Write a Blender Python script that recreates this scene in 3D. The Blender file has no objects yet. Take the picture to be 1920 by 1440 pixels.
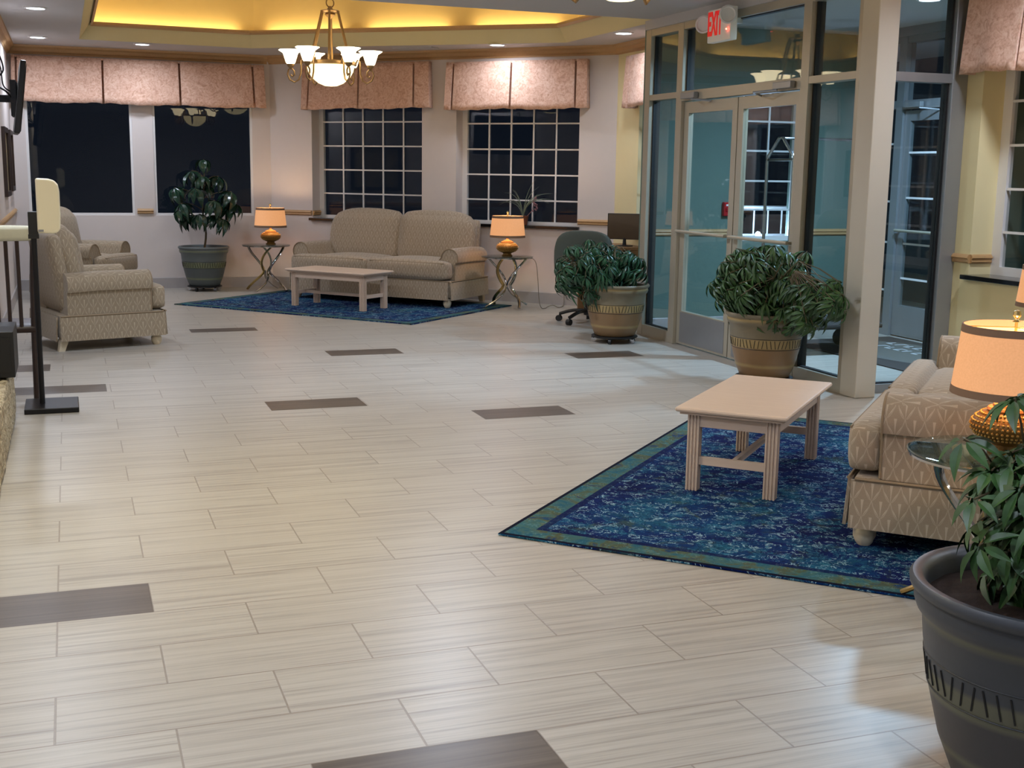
import bpy, bmesh, math, random
from mathutils import Vector, Matrix
random.seed(7)
S = bpy.context.scene
PI = math.pi
# ------------------------------------------------------------------ camera
cam = bpy.data.cameras.new('camera'); camo = bpy.data.objects.new('camera', cam)
S.collection.objects.link(camo); S.camera = camo
cam.sensor_width = 36.0; cam.lens = 36.0 * 2278.1 / 1920.0
cam.clip_start = 0.05; cam.clip_end = 200
_pi, _ro, _ya = 0.17389079, 0.01502555, -0.34828206
_f = Vector((-math.sin(_ya)*math.cos(_pi), math.cos(_ya)*math.cos(_pi), -math.sin(_pi)))
_r = Vector((math.cos(_ya), math.sin(_ya), 0)); _u = _r.cross(_f)
_r2 = _r*math.cos(_ro) + _u*math.sin(_ro); _u2 = -_r*math.sin(_ro) + _u*math.cos(_ro)
M = Matrix((( _r2.x, _u2.x, -_f.x, 0), (_r2.y, _u2.y, -_f.y, 0), (_r2.z, _u2.z, -_f.z, 1.4843), (0, 0, 0, 1)))
camo.matrix_world = M
# ------------------------------------------------------------------ world, exposure
W = bpy.data.worlds.new('night'); S.world = W; W.use_nodes = True
W.node_tree.nodes['Background'].inputs[0].default_value = (0.006, 0.009, 0.016, 1)
W.node_tree.nodes['Background'].inputs[1].default_value = 0.35
S.view_settings.view_transform = 'Standard'; S.view_settings.look = 'None'
S.view_settings.exposure = 1.02; S.view_settings.gamma = 1.0; S.view_settings.use_curve_mapping = False
S.cycles.use_denoising = True
S.cycles.max_bounces = 8; S.cycles.diffuse_bounces = 4; S.cycles.glossy_bounces = 4
S.cycles.transparent_max_bounces = 16; S.cycles.caustics_reflective = False; S.cycles.caustics_refractive = False
S.cycles.sample_clamp_indirect = 6.0
COOL = (0.76, 0.84, 1.0); COVE = (1.0, 0.74, 0.36)
C_DOWN, C_COVE = 14.5, 1.6     # strengths of the lamps
CEIL = 2.82
def lamp(name, kind, loc, power, col, size=0.1, rot=(0, 0, 0), **kw):
    l = bpy.data.lights.new(name, kind); l.energy = power; l.color = col
    if kind == 'AREA': l.shape = 'DISK'; l.size = size
    elif kind in ('POINT', 'SPOT'): l.shadow_soft_size = size
    for k, v in kw.items(): setattr(l, k, v)
    o = bpy.data.objects.new(name, l); o.location = loc; o.rotation_euler = rot
    S.collection.objects.link(o); return o

# ------------------------------------------------------------------ materials
def lin(c):
    return tuple(((x/255.0)/12.92 if x/255.0 <= 0.04045 else ((x/255.0+0.055)/1.055)**2.4) for x in c) + (1.0,)
class NT:
    def __init__(s, name):
        s.m = bpy.data.materials.new(name); s.m.use_nodes = True
        s.t = s.m.node_tree; s.n = s.t.nodes; s.l = s.t.links
        s.b = s.n['Principled BSDF']; s.out = s.n['Material Output']
    def node(s, typ, **kw):
        x = s.n.new(typ)
        for k, v in kw.items():
            if k == 'ins':
                for a, b in v.items():
                    if hasattr(b, 'is_linked') or isinstance(b, bpy.types.NodeSocket): s.l.new(b, x.inputs[a])
                    else: x.inputs[a].default_value = b
            else: setattr(x, k, v)
        return x
    def math(s, op, a, b=None, c=None):
        x = s.n.new('ShaderNodeMath'); x.operation = op
        for i, v in enumerate((a, b, c)):
            if v is None: continue
            if isinstance(v, (int, float)): x.inputs[i].default_value = v
            else: s.l.new(v, x.inputs[i])
        return x.outputs[0]
    def mix(s, f, a, b, blend='MIX'):
        x = s.n.new('ShaderNodeMix'); x.data_type = 'RGBA'; x.blend_type = blend
        for sock, v in ((x.inputs[0], f), (x.inputs[6], a), (x.inputs[7], b)):
            if isinstance(v, (int, float)): sock.default_value = v
            elif isinstance(v, tuple): sock.default_value = v
            else: s.l.new(v, sock)
        return x.outputs[2]
    def noise(s, scale, vec=None, detail=3, rough=0.5, dist=0.0):
        x = s.n.new('ShaderNodeTexNoise'); x.inputs['Scale'].default_value = scale
        x.inputs['Detail'].default_value = detail; x.inputs['Roughness'].default_value = rough
        x.inputs['Distortion'].default_value = dist
        if vec is not None: s.l.new(vec, x.inputs['Vector'])
        return x
    def coord(s, which='Object', scale=(1, 1, 1), loc=(0, 0, 0), rot=(0, 0, 0)):
        c = s.n.new('ShaderNodeTexCoord'); m = s.n.new('ShaderNodeMapping')
        m.inputs['Scale'].default_value = scale; m.inputs['Location'].default_value = loc; m.inputs['Rotation'].default_value = rot
        s.l.new(c.outputs[which], m.inputs['Vector']); return m.outputs[0]
    def ramp(s, f, stops):
        x = s.n.new('ShaderNodeValToRGB'); e = x.color_ramp.elements
        e[0].position, e[0].color = stops[0]; e[1].position, e[1].color = stops[1]
        for p, c in stops[2:]:
            k = e.new(p); k.color = c
        s.l.new(f, x.inputs[0]); return x.outputs[0]
    def bump(s, h, strength=0.3, dist=0.01):
        x = s.n.new('ShaderNodeBump'); x.inputs['Strength'].default_value = strength; x.inputs['Distance'].default_value = dist
        s.l.new(h, x.inputs['Height']); s.l.new(x.outputs[0], s.b.inputs['Normal'])
    def col(s, v):
        if isinstance(v, tuple): s.b.inputs['Base Color'].default_value = v
        else: s.l.new(v, s.b.inputs['Base Color'])
def plain(name, rgb, rough=0.5, metal=0.0, var=0.06, scale=12.0, bump=0.0, spec=None, coat=0.0):
    m = NT(name); c = lin(rgb)
    n = m.noise(scale, m.coord())
    d = tuple(x*(1-var) for x in c[:3]) + (1,); e = tuple(min(1, x*(1+var)) for x in c[:3]) + (1,)
    m.col(m.mix(n.outputs[0], d, e))
    m.b.inputs['Roughness'].default_value = rough; m.b.inputs['Metallic'].default_value = metal
    if spec is not None: m.b.inputs['Specular IOR Level'].default_value = spec
    if coat: m.b.inputs['Coat Weight'].default_value = coat
    if bump: m.bump(m.noise(scale*6, m.coord()).outputs[0], bump, 0.004)
    return m.m
def emit(name, rgb, strength, base=None):
    m = NT(name); m.b.inputs['Base Color'].default_value = lin(base or rgb)
    m.b.inputs['Emission Color'].default_value = tuple(rgb2 for rgb2 in lin(rgb)[:3]) + (1,)
    m.b.inputs['Emission Strength'].default_value = strength
    m.b.inputs['Roughness'].default_value = 0.4
    return m.m
def glass(name, tint=(1, 1, 1), r0=0.05, rough=0.0):
    m = NT(name); m.n.remove(m.b)
    g = m.node('ShaderNodeNewGeometry')
    dot = m.node('ShaderNodeVectorMath', operation='DOT_PRODUCT')
    m.l.new(g.outputs['Incoming'], dot.inputs[0]); m.l.new(g.outputs['Normal'], dot.inputs[1])
    k = m.math('SUBTRACT', 1.0, m.math('ABSOLUTE', dot.outputs['Value']))
    k = m.math('ADD', r0, m.math('MULTIPLY', m.math('POWER', k, 5.0), 1.0-r0))
    tr = m.node('ShaderNodeBsdfTransparent'); tr.inputs[0].default_value = tint + (1,)
    gl = m.node('ShaderNodeBsdfGlossy'); gl.inputs['Roughness'].default_value = rough
    mx = m.node('ShaderNodeMixShader'); m.l.new(k, mx.inputs[0]); m.l.new(tr.outputs[0], mx.inputs[1]); m.l.new(gl.outputs[0], mx.inputs[2])
    m.l.new(mx.outputs[0], m.out.inputs[0]); return m.m

TW = 0.305   # short side of a floor tile
def floor_material():
    m = NT('streaked_floor_tile')
    v = m.coord('Object', (1/TW, 1/TW, 1), (-0.6768, -9.3572, 0))
    br = m.node('ShaderNodeTexBrick', offset=0.5, offset_frequency=2, squash=1.0)
    br.inputs['Scale'].default_value = 1.0; br.inputs['Mortar Size'].default_value = 0.011
    br.inputs['Mortar Smooth'].default_value = 0.3; br.inputs['Brick Width'].default_value = 2.0; br.inputs['Row Height'].default_value = 1.0
    br.inputs['Color1'].default_value = (0, 0, 0, 1); br.inputs['Color2'].default_value = (1, 1, 1, 1); br.inputs['Mortar'].default_value = (0.5, 0.5, 0.5, 1)
    vb = m.node('ShaderNodeVectorMath', operation='ADD'); m.l.new(v, vb.inputs[0]); vb.inputs[1].default_value = (201, 200, 0)
    m.l.new(vb.outputs[0], br.inputs['Vector'])
    # long thin streaks; shifted tile by tile
    sep = m.node('ShaderNodeSeparateXYZ'); m.l.new(vb.outputs[0], sep.inputs[0])
    comb = m.node('ShaderNodeCombineXYZ')
    m.l.new(m.math('MULTIPLY', sep.outputs[0], 0.22), comb.inputs[0])
    m.l.new(m.math('MULTIPLY', sep.outputs[1], 8.5), comb.inputs[1])
    sc = m.node('ShaderNodeSeparateColor'); m.l.new(br.outputs['Color'], sc.inputs[0])
    m.l.new(m.math('MULTIPLY', sc.outputs[0], 37.0), comb.inputs[2])
    n1 = m.noise(1.3, comb.outputs[0], 5, 0.62, 0.4); n2 = m.noise(4.5, comb.outputs[0], 3, 0.6, 0.2)
    s = m.math('ADD', m.math('MULTIPLY', n1.outputs[0], 0.65), m.math('MULTIPLY', n2.outputs[0], 0.35))
    light = m.ramp(s, [(0.34, lin((138, 129, 119))), (0.43, lin((159, 152, 142))), (0.50, lin((172, 165, 153))), (0.62, lin((181, 175, 164)))])
    light = m.mix(m.math('MULTIPLY', sc.outputs[0], 0.22), light, lin((168, 160, 150)))
    dark = m.ramp(s, [(0.35, lin((72, 62, 54))), (0.70, lin((104, 93, 83)))])
    # the scattered dark tiles (u0,u1,v0,v1) in tiles
    geo = m.coord('Object')
    sg = m.node('ShaderNodeSeparateXYZ'); m.l.new(geo, sg.inputs[0]); X, Y = sg.outputs[0], sg.outputs[1]
    msk = None
    for (x0, x1, y0, y1) in DARK:
        a = m.math('MULTIPLY', m.math('GREATER_THAN', X, x0), m.math('LESS_THAN', X, x1))
        b = m.math('MULTIPLY', m.math('GREATER_THAN', Y, y0), m.math('LESS_THAN', Y, y1))
        a = m.math('MULTIPLY', a, b); msk = a if msk is None else m.math('MAXIMUM', msk, a)
    c = m.mix(m.math('MULTIPLY', br.outputs['Fac'], 0.75), light, lin((130, 118, 106)))
    c = m.mix(msk, c, dark)
    m.col(c); m.b.inputs['Roughness'].default_value = 0.34; m.b.inputs['Specular IOR Level'].default_value = 0.45
    hh = m.math('SUBTRACT', m.math('MULTIPLY', s, 0.25), m.math('MULTIPLY', br.outputs['Fac'], 0.6))
    m.bump(hh, 0.18, 0.004); return m.m
U0, V0 = 0.6768, 9.3572
def tile(u, v): return ((u+U0)*TW, (u+U0+2)*TW, (v+V0)*TW, (v+V0+1)*TW)
DARK = [tile(-2, 4), tile(1, -1), (2.31, 2.90, 6.815, 7.11), (1.12, 1.725, 7.43, 7.735), (1.92, 2.52, 9.53, 9.825),
        (3.80, 4.39, 8.91, 9.215), (0.985, 1.583, 11.21, 11.46), (-0.43, 0.18, 8.37, 8.67), (-0.79, -0.186, 9.33, 9.65)]
def fabric_material(name, base, hi, s=0.072):
    m = NT(name)
    c = m.n.new('ShaderNodeUVMap')
    sep = m.node('ShaderNodeSeparateXYZ'); m.l.new(c.outputs[0], sep.inputs[0])
    x = m.math('DIVIDE', sep.outputs[0], s); y = m.math('DIVIDE', sep.outputs[1], s*0.95)
    def fan(x, y):
        row = m.math('FLOOR', y); off = m.math('MULTIPLY', m.math('MODULO', m.math('ABSOLUTE', row), 2.0), 0.5)
        a = m.math('SUBTRACT', m.math('FRACT', m.math('ADD', x, off)), 0.5)
        b = m.math('FRACT', y)
        aa = m.math('ABSOLUTE', a); env = m.math('MULTIPLY', m.math('SQRT', b), 0.50)
        th = m.math('ARCTAN2', m.math('MULTIPLY', a, m.math('SUBTRACT', 1.35, m.math('MULTIPLY', b, 0.6))), m.math('ADD', b, 0.10))
        st = m.math('LESS_THAN', m.math('ABSOLUTE', m.math('SINE', m.math('MULTIPLY', th, 6.0))), 0.34)
        st = m.math('MULTIPLY', st, m.math('LESS_THAN', m.math('ADD', aa, 0.03), env))
        ed = m.math('LESS_THAN', m.math('ABSOLUTE', m.math('SUBTRACT', aa, env)), 0.022)
        return m.math('MAXIMUM', st, m.math('MULTIPLY', ed, 0.7))
    f = fan(x, y)
    n = m.noise(260, c.outputs[0], 2)
    n3 = m.noise(3, m.coord(), 2)
    b1 = m.mix(n.outputs[0], tuple(v*0.82 for v in base[:3])+(1,), tuple(v*1.12 for v in base[:3])+(1,))
    cc = m.mix(m.math('MULTIPLY', f, 0.62), b1, hi)
    cc = m.mix(m.math('MULTIPLY', n3.outputs[0], 0.18), cc, (base[0]*0.9, base[1]*0.8, base[2]*0.6, 1))
    m.col(cc); m.b.inputs['Roughness'].default_value = 0.9; m.b.inputs['Specular IOR Level'].default_value = 0.15
    m.b.inputs['Sheen Weight'].default_value = 0.25
    m.bump(m.math('ADD', m.math('MULTIPLY', f, 0.6), m.math('MULTIPLY', n.outputs[0], 0.5)), 0.35, 0.003)
    return m.m
def valance_material():
    m = NT('pink_damask_fabric'); v = m.n.new('ShaderNodeUVMap').outputs[0]
    a = m.noise(16, v, 5, 0.65, 1.6); b = m.noise(60, v, 3, 0.6, 0.8)
    f = m.math('ADD', m.math('MULTIPLY', a.outputs[0], 0.7), m.math('MULTIPLY', b.outputs[0], 0.3))
    m.col(m.ramp(f, [(0.38, lin((190, 145, 120))), (0.50, lin((214, 172, 149))), (0.62, lin((226, 193, 172)))]))
    m.b.inputs['Roughness'].default_value = 0.75; m.b.inputs['Sheen Weight'].default_value = 0.2; m.bump(f, 0.15, 0.004); return m.m
def rug_material():
    m = NT('distressed_blue_rug'); v = m.n.new('ShaderNodeUVMap').outputs[0]   # uv in metres from the rug's centre
    sep = m.node('ShaderNodeSeparateXYZ'); m.l.new(v, sep.inputs[0])
    mp = m.node('ShaderNodeMapping'); mp.inputs['Scale'].default_value = (2.2, 1, 1); m.l.new(v, mp.inputs[0])
    big = m.noise(1.8, v, 5, 0.65, 0.8); med = m.noise(7, v, 4, 0.65, 1.0); fine = m.noise(17, v, 3, 0.6, 1.2); fin2 = m.noise(29, v, 2, 0.6, 0.8); msk = m.noise(9, mp.outputs[0], 3, 0.7, 0.5)
    base = m.ramp(big.outputs[0], [(0.38, lin((10, 20, 70))), (0.50, lin((12, 32, 88))), (0.58, lin((12, 52, 100))), (0.70, lin((30, 84, 104)))])
    base = m.mix(m.math('MULTIPLY', m.ramp(m.noise(3.4, v, 5, 0.75, 1.0).outputs[0], [(0.56, (0, 0, 0, 1)), (0.64, (1, 1, 1, 1))]), 0.55), base, lin((62, 76, 44)))
    c = m.mix(m.math('MULTIPLY', m.ramp(med.outputs[0], [(0.52, (0, 0, 0, 1)), (0.62, (1, 1, 1, 1))]), 0.40), base, lin((30, 100, 128)))
    def contour(n_, t, w_): return m.math('LESS_THAN', m.math('ABSOLUTE', m.math('SUBTRACT', n_.outputs[0], t)), w_)
    k1 = m.math('MULTIPLY', contour(fine, 0.53, 0.018), m.math('GREATER_THAN', msk.outputs[0], 0.50))
    k2 = m.math('MULTIPLY', contour(fin2, 0.50, 0.02), m.math('GREATER_THAN', med.outputs[0], 0.50))
    c = m.mix(m.math('MULTIPLY', k2, 0.55), c, lin((72, 134, 156)))
    c = m.mix(m.math('MULTIPLY', k1, 0.80), c, lin((150, 184, 196)))
    c = m.mix(m.math('MULTIPLY', contour(fine, 0.44, 0.02), 0.6), c, lin((6, 14, 52)))
    ax = m.math('SUBTRACT', RUG[0]/2, m.math('ABSOLUTE', sep.outputs[0])); ay = m.math('SUBTRACT', RUG[1]/2, m.math('ABSOLUTE', sep.outputs[1]))
    d = m.math('MINIMUM', ax, ay)
    def band(a, b): return m.math('MULTIPLY', m.math('GREATER_THAN', d, a), m.math('LESS_THAN', d, b))
    bc = m.ramp(m.noise(5, v, 4, 0.7, 1.0).outputs[0], [(0.40, lin((40, 92, 106))), (0.50, lin((70, 104, 96))), (0.56, lin((88, 92, 48))), (0.64, lin((26, 62, 98)))])
    c = m.mix(m.math('MULTIPLY', band(0.02, 0.12), 0.8), c, bc)
    c = m.mix(m.math('MULTIPLY', band(0.12, 0.155), 0.85), c, lin((10, 20, 66)))
    c = m.mix(m.math('MULTIPLY', band(0.42, 0.48), 0.12), c, lin((40, 112, 134)))
    c = m.mix(m.math('LESS_THAN', d, 0.02), c, lin((10, 14, 34)))
    m.col(c); m.b.inputs['Roughness'].default_value = 0.95; m.b.inputs['Specular IOR Level'].default_value = 0.1
    m.bump(m.noise(300, v, 2).outputs[0], 0.5, 0.004); return m.m
RUG = (3.05, 2.05)
def pot_material(name, c1, c2, c3):
    m = NT(name); co = m.coord('Object'); sep = m.node('ShaderNodeSeparateXYZ'); m.l.new(co, sep.inputs[0])
    z = m.math('ADD', sep.outputs[2], m.math('MULTIPLY', m.noise(3, co, 2).outputs[0], 0.012))
    f = m.math('DIVIDE', z, 0.47)
    r = m.node('ShaderNodeValToRGB'); r.color_ramp.interpolation = 'LINEAR'
    e = r.color_ramp.elements; e[0].position = 0; e[0].color = c3; e[1].position = 1; e[1].color = c1
    for p, c in ((0.16, c3), (0.20, c2), (0.24, c3), (0.46, c3), (0.49, c2), (0.60, c2), (0.63, c1), (0.86, c1), (0.90, c2), (0.93, c1)):
        k = e.new(p); k.color = c
    m.l.new(f, r.inputs[0])
    n = m.noise(5, co, 5, 0.65)
    m.col(m.mix(m.math('MULTIPLY', n.outputs[0], 0.45), r.outputs[0], tuple(v*0.55 for v in c1[:3])+(1,)))
    m.b.inputs['Roughness'].default_value = 0.42; m.bump(m.noise(30, co).outputs[0], 0.1, 0.004); return m.m
def leaf_material(name, a, b, rough=0.35):
    m = NT(name); n = m.noise(11, m.coord(), 3, 0.7)
    m.col(m.ramp(n.outputs[0], [(0.35, lin(a)), (0.65, lin(b))])); m.b.inputs['Roughness'].default_value = rough
    m.b.inputs['Specular IOR Level'].default_value = 0.5; return m.m
def wood_material(name, a, b, scale=(14, 1.5, 14)):
    m = NT(name); v = m.coord('Object', scale)
    n = m.noise(3, v, 5, 0.65, 0.5); m.col(m.mix(n.outputs[0], lin(a), lin(b)))
    m.b.inputs['Roughness'].default_value = 0.42; m.bump(n.outputs[0], 0.08, 0.003); return m.m
def shade_material(name, col, strength):
    m = NT(name); v = m.coord('Object', (1, 1, 1)); n = m.noise(150, v, 2)
    m.col(m.mix(n.outputs[0], lin((176, 134, 100)), lin((196, 156, 122)))); m.b.inputs['Roughness'].default_value = 0.85
    m.l.new(m.mix(n.outputs[0], tuple(x*0.9 for x in col)+(1,), col+(1,)), m.b.inputs['Emission Color']); m.b.inputs['Emission Strength'].default_value = strength
    return m.m
def stone_material():
    m = NT('rough_cream_stone'); v = m.coord('Object', (1, 1, 1.0))
    a = m.noise(28, v, 5, 0.7, 1.2); m.col(m.ramp(a.outputs[0], [(0.35, lin((128, 108, 80))), (0.5, lin((196, 180, 148))), (0.65, lin((226, 214, 186)))]))
    m.b.inputs['Roughness'].default_value = 0.9; m.bump(a.outputs[0], 0.9, 0.03); return m.m

M_floor = floor_material()
M_wall = plain('cream_pink_paint', (212, 203, 198), 0.8, var=0.02, bump=0.05)
M_wally = plain('pale_yellow_paint', (226, 213, 166), 0.75, var=0.02, bump=0.05)
M_green = plain('sage_green_paint', (94, 116, 106), 0.7, var=0.03)
M_ceil = plain('ceiling_paint', (188, 184, 182), 0.85, var=0.02, bump=0.08, scale=30)
M_fascia = plain('cove_paint', (214, 202, 156), 0.75, var=0.02)
M_cove = plain('cove_wall_paint', (214, 190, 130), 0.8, var=0.03)
M_trim = wood_material('tan_painted_wood', (172, 134, 88), (192, 154, 106))
M_base = plain('grey_base_tile', (168, 162, 160), 0.4)
M_white = plain('white_vinyl', (226, 224, 222), 0.4, var=0.02)
M_alu = plain('beige_aluminium', (176, 168, 150), 0.38, 0.35, var=0.03)
M_alug = plain('grey_aluminium', (150, 152, 154), 0.35, 0.5, var=0.03)
M_col = plain('column_paint', (190, 184, 170), 0.6, var=0.02)
M_gasket = plain('black_gasket', (10, 10, 12), 0.5)
M_black = plain('black_metal', (20, 19, 22), 0.38, 0.3)
M_blackp = plain('black_plastic', (12, 12, 13), 0.45)
M_sillb = plain('black_stone_sill', (16, 15, 18), 0.2, coat=0.4)
M_glass = glass('window_glass', (0.93, 0.95, 0.95), 0.024)
M_doorglass = glass('door_glass', (0.90, 0.94, 0.94), 0.04)
M_tableglass = glass('tabletop_glass', (0.62, 0.72, 0.70), 0.08)
M_sofa = fabric_material('fan_pattern_upholstery', lin((160, 145, 126)), lin((208, 194, 174)))
M_chairf = fabric_material('taupe_fan_upholstery', lin((146, 131, 110)), lin((188, 174, 150)))
M_pipe = plain('upholstery_piping', (140, 122, 98), 0.85)
M_val = valance_material(); M_rug = rug_material()
M_wood = wood_material('pickled_oak', (204, 180, 160), (222, 201, 182))
M_foot = wood_material('whitewashed_wood', (202, 186, 156), (220, 206, 180))
M_chrome = plain('polished_chrome', (190, 190, 192), 0.10, 1.0, var=0.02)
M_gold = plain('brushed_gold', (204, 176, 116), 0.25, 1.0, var=0.05)
M_bronze = plain('bronze_scrollwork', (150, 122, 84), 0.35, 0.7)
M_bead = plain('dull_gold_beads', (176, 138, 72), 0.4, 0.6)
M_hammer = plain('antique_gold_ceramic', (118, 84, 32), 0.38, 0.5, var=0.2, scale=30, bump=0.4)
M_shade = shade_material('lit_linen_shade', (1.0, 0.44, 0.17), 0.30)
M_shadetrim = plain('taupe_shade_trim', (128, 100, 78), 0.8)
M_bowl = emit('lit_alabaster_glass', (255, 232, 176), 1.1)
M_bell = emit('lit_frosted_glass', (255, 234, 190), 3.0)
M_down = emit('downlight_lens', (225, 238, 255), 6.0)
M_potA = pot_material('striped_grey_glaze', lin((96, 104, 104)), lin((118, 124, 92)), lin((78, 86, 88)))
M_potB = pot_material('striped_brown_glaze', lin((124, 114, 92)), lin((172, 148, 98)), lin((140, 108, 72)))
M_potD = pot_material('striped_slate_glaze', lin((64, 68, 74)), lin((104, 104, 84)), lin((66, 64, 66)))
M_soil = plain('potting_soil', (46, 30, 24), 0.95, var=0.6, scale=60, bump=1.0)
M_leafB = leaf_material('dark_schefflera_leaf', (24, 52, 34), (44, 84, 52))
M_leafC = leaf_material('green_schefflera_leaf', (30, 60, 28), (58, 94, 42), 0.45)
M_leafA = leaf_material('glossy_umbrella_leaf', (18, 44, 36), (34, 64, 46), 0.22)
M_spiky = leaf_material('grey_green_leaf', (96, 108, 92), (128, 138, 116), 0.5)
M_stem = plain('brown_stem', (86, 74, 50), 0.7)
M_terra = plain('terracotta_pot', (140, 84, 60), 0.7)
M_ofc = plain('grey_green_upholstery', (74, 80, 72), 0.85, bump=0.3, scale=60)
M_red = plain('red_enamel', (170, 24, 30), 0.35)
M_exitw = emit('exit_housing', (226, 222, 210), 0.03)
M_exitr = emit('exit_letters', (220, 24, 24), 0.22)
M_led = emit('red_led', (255, 70, 50), 14.0)
M_brownscreen = plain('brown_screen', (74, 56, 36), 0.3, coat=0.3)
M_desk = wood_material('desk_wood', (120, 90, 60), (140, 106, 72))
M_cream = plain('cream_plastic', (232, 224, 196), 0.4, var=0.01)
M_frame = wood_material('dark_picture_frame', (34, 20, 14), (52, 32, 22))
M_print = plain('muted_print', (150, 132, 96), 0.6, var=0.4, scale=4)
M_seatc = plain('pale_cream_cloth', (206, 204, 182), 0.85, bump=0.3, scale=50)
M_espresso = wood_material('espresso_wood', (34, 22, 18), (54, 36, 30))
M_stone = stone_material()
M_mat = plain('dark_entrance_mat', (52, 46, 42), 0.95, bump=0.5, scale=80)
M_matl = plain('mat_oval', (84, 82, 76), 0.95, bump=0.4, scale=80)
M_lettering = plain('mat_lettering', (196, 196, 196), 0.9)
M_cable = plain('grey_cord', (120, 112, 96), 0.5)
M_decal = plain('white_decal', (214, 216, 216), 0.6)
M_asphalt = plain('dark_ground', (40, 40, 42), 0.9)

# ------------------------------------------------------------------ mesh helpers
class MB:
    def __init__(s): s.bm = bmesh.new()
    def _xf(s, vs, M):
        if M is not None:
            for v in vs: v.co = M @ v.co
    def box(s, x0, x1, y0, y1, z0, z1, M=None, bev=0.0):
        r = bmesh.ops.create_cube(s.bm, size=1.0); vs = r['verts']
        for v in vs:
            v.co = Vector(((x0+x1)/2+v.co.x*(x1-x0), (y0+y1)/2+v.co.y*(y1-y0), (z0+z1)/2+v.co.z*(z1-z0)))
        if bev > 0:
            ed = list({e for v in vs for e in v.link_edges})
            rr = bmesh.ops.bevel(s.bm, geom=ed, offset=bev, segments=2, profile=0.5, affect='EDGES')
            vs = list({v for v in rr['verts']} | {v for v in vs if v.is_valid})
        s._xf(vs, M); return s
    def ring(s, c, r, axes, n):
        return [s.bm.verts.new(c + axes[0]*(math.cos(2*PI*i/n)*r) + axes[1]*(math.sin(2*PI*i/n)*r)) for i in range(n)]
    def tube(s, pts, r, n=8, cap=True, flat=None):
        pts = [Vector(p) for p in pts]; rs = r if isinstance(r, (list, tuple)) else [r]*len(pts)
        prev = None; up = None
        for i, p in enumerate(pts):
            d = (pts[min(i+1, len(pts)-1)] - pts[max(i-1, 0)]).normalized()
            if up is None:
                up = Vector((0, 0, 1)) if abs(d.z) < 0.9 else Vector((1, 0, 0))
            a = d.cross(up).normalized(); b = a.cross(d).normalized(); up = b
            if flat: a2, b2 = a*flat[0], b*flat[1]
            else: a2, b2 = a, b
            ring = s.ring(p, rs[i], (a2, b2), n)
            if prev:
                for k in range(n): s.bm.faces.new((prev[k], prev[(k+1) % n], ring[(k+1) % n], ring[k]))
            elif cap: s.bm.faces.new(ring[::-1])
            prev = ring
        if cap: s.bm.faces.new(prev)
        return s
    def lathe(s, prof, n=32, c=(0, 0, 0), cap0=True, cap1=True, wav=None):
        c = Vector(c); prev = None
        for (r, z) in prof:
            if r < 1e-5: r = 1e-4
            ring = [s.bm.verts.new(c + Vector((math.cos(2*PI*i/n)*r*(1+(wav(z, i/n) if wav else 0)), math.sin(2*PI*i/n)*r*(1+(wav(z, i/n) if wav else 0)), z))) for i in range(n)]
            if prev:
                for k in range(n): s.bm.faces.new((prev[k], prev[(k+1) % n], ring[(k+1) % n], ring[k]))
            elif cap0: s.bm.faces.new(ring[::-1])
            prev = ring
        if cap1: s.bm.faces.new(prev)
        return s
    def prism(s, poly, axis, a, b, M=None):
        """poly = list of 2D points; axis = direction 'x','y','z' along which it runs from a to b."""
        def P(p, t):
            if axis == 'x': return Vector((t, p[0], p[1]))
            if axis == 'y': return Vector((p[0], t, p[1]))
            return Vector((p[0], p[1], t))
        A = [s.bm.verts.new(P(p, a)) for p in poly]; B = [s.bm.verts.new(P(p, b)) for p in poly]
        s._xf(A+B, M); n = len(poly)
        s.bm.faces.new(A[::-1]); s.bm.faces.new(B)
        for k in range(n): s.bm.faces.new((A[k], A[(k+1) % n], B[(k+1) % n], B[k]))
        return s
    def cushion(s, x0, x1, y0, y1, z0, z1, r=0.05, bulge=0.02, n=8, fn=None):
        """rounded, slightly inflated block"""
        cx, cy, cz = (x0+x1)/2, (y0+y1)/2, (z0+z1)/2; hx, hy, hz = (x1-x0)/2, (y1-y0)/2, (z1-z0)/2
        r = min(r, hx*0.99, hy*0.99, hz*0.99)
        vm = {}
        def vert(i, j, k):
            key = (i, j, k)
            if key in vm: return vm[key]
            def w(t):   # denser near the edges
                t = 2.0*t/n-1; return math.copysign(abs(t)**0.7, t)
            p = Vector((w(i), w(j), w(k))); q = Vector((p.x*hx, p.y*hy, p.z*hz))
            inner = Vector((max(-hx+r, min(hx-r, q.x)), max(-hy+r, min(hy-r, q.y)), max(-hz+r, min(hz-r, q.z))))
            d = q-inner
            if d.length > 1e-9: q = inner + d.normalized()*r
            bl = Vector((p.x*(1-p.y**2)*(1-p.z**2), p.y*(1-p.x**2)*(1-p.z**2), p.z*(1-p.x**2)*(1-p.y**2)))*bulge
            q = q + bl + Vector((cx, cy, cz))
            if fn: q = fn(q)
            vm[key] = s.bm.verts.new(q); return vm[key]
        for a in range(n):
            for b in range(n):
                for f in ((0, 1, 2), (1, 2, 0), (2, 0, 1)):
                    for side in (0, n):
                        idx = []
                        for (u, v) in ((a, b), (a+1, b), (a+1, b+1), (a, b+1)):
                            t = [0, 0, 0]; t[f[0]] = side; t[f[1]] = u; t[f[2]] = v; idx.append(vert(*t))
                        if side == 0: idx = idx[::-1]
                        s.bm.faces.new(idx)
        return s
    def sphere(s, c, r, sx=1, sy=1, sz=1, seg=16):
        rr = bmesh.ops.create_uvsphere(s.bm, u_segments=seg, v_segments=seg//2, radius=r)
        for v in rr['verts']: v.co = Vector((v.co.x*sx, v.co.y*sy, v.co.z*sz)) + Vector(c)
        return s
    def xform(s, M):
        for v in s.bm.verts: v.co = M @ v.co
        return s
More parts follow.
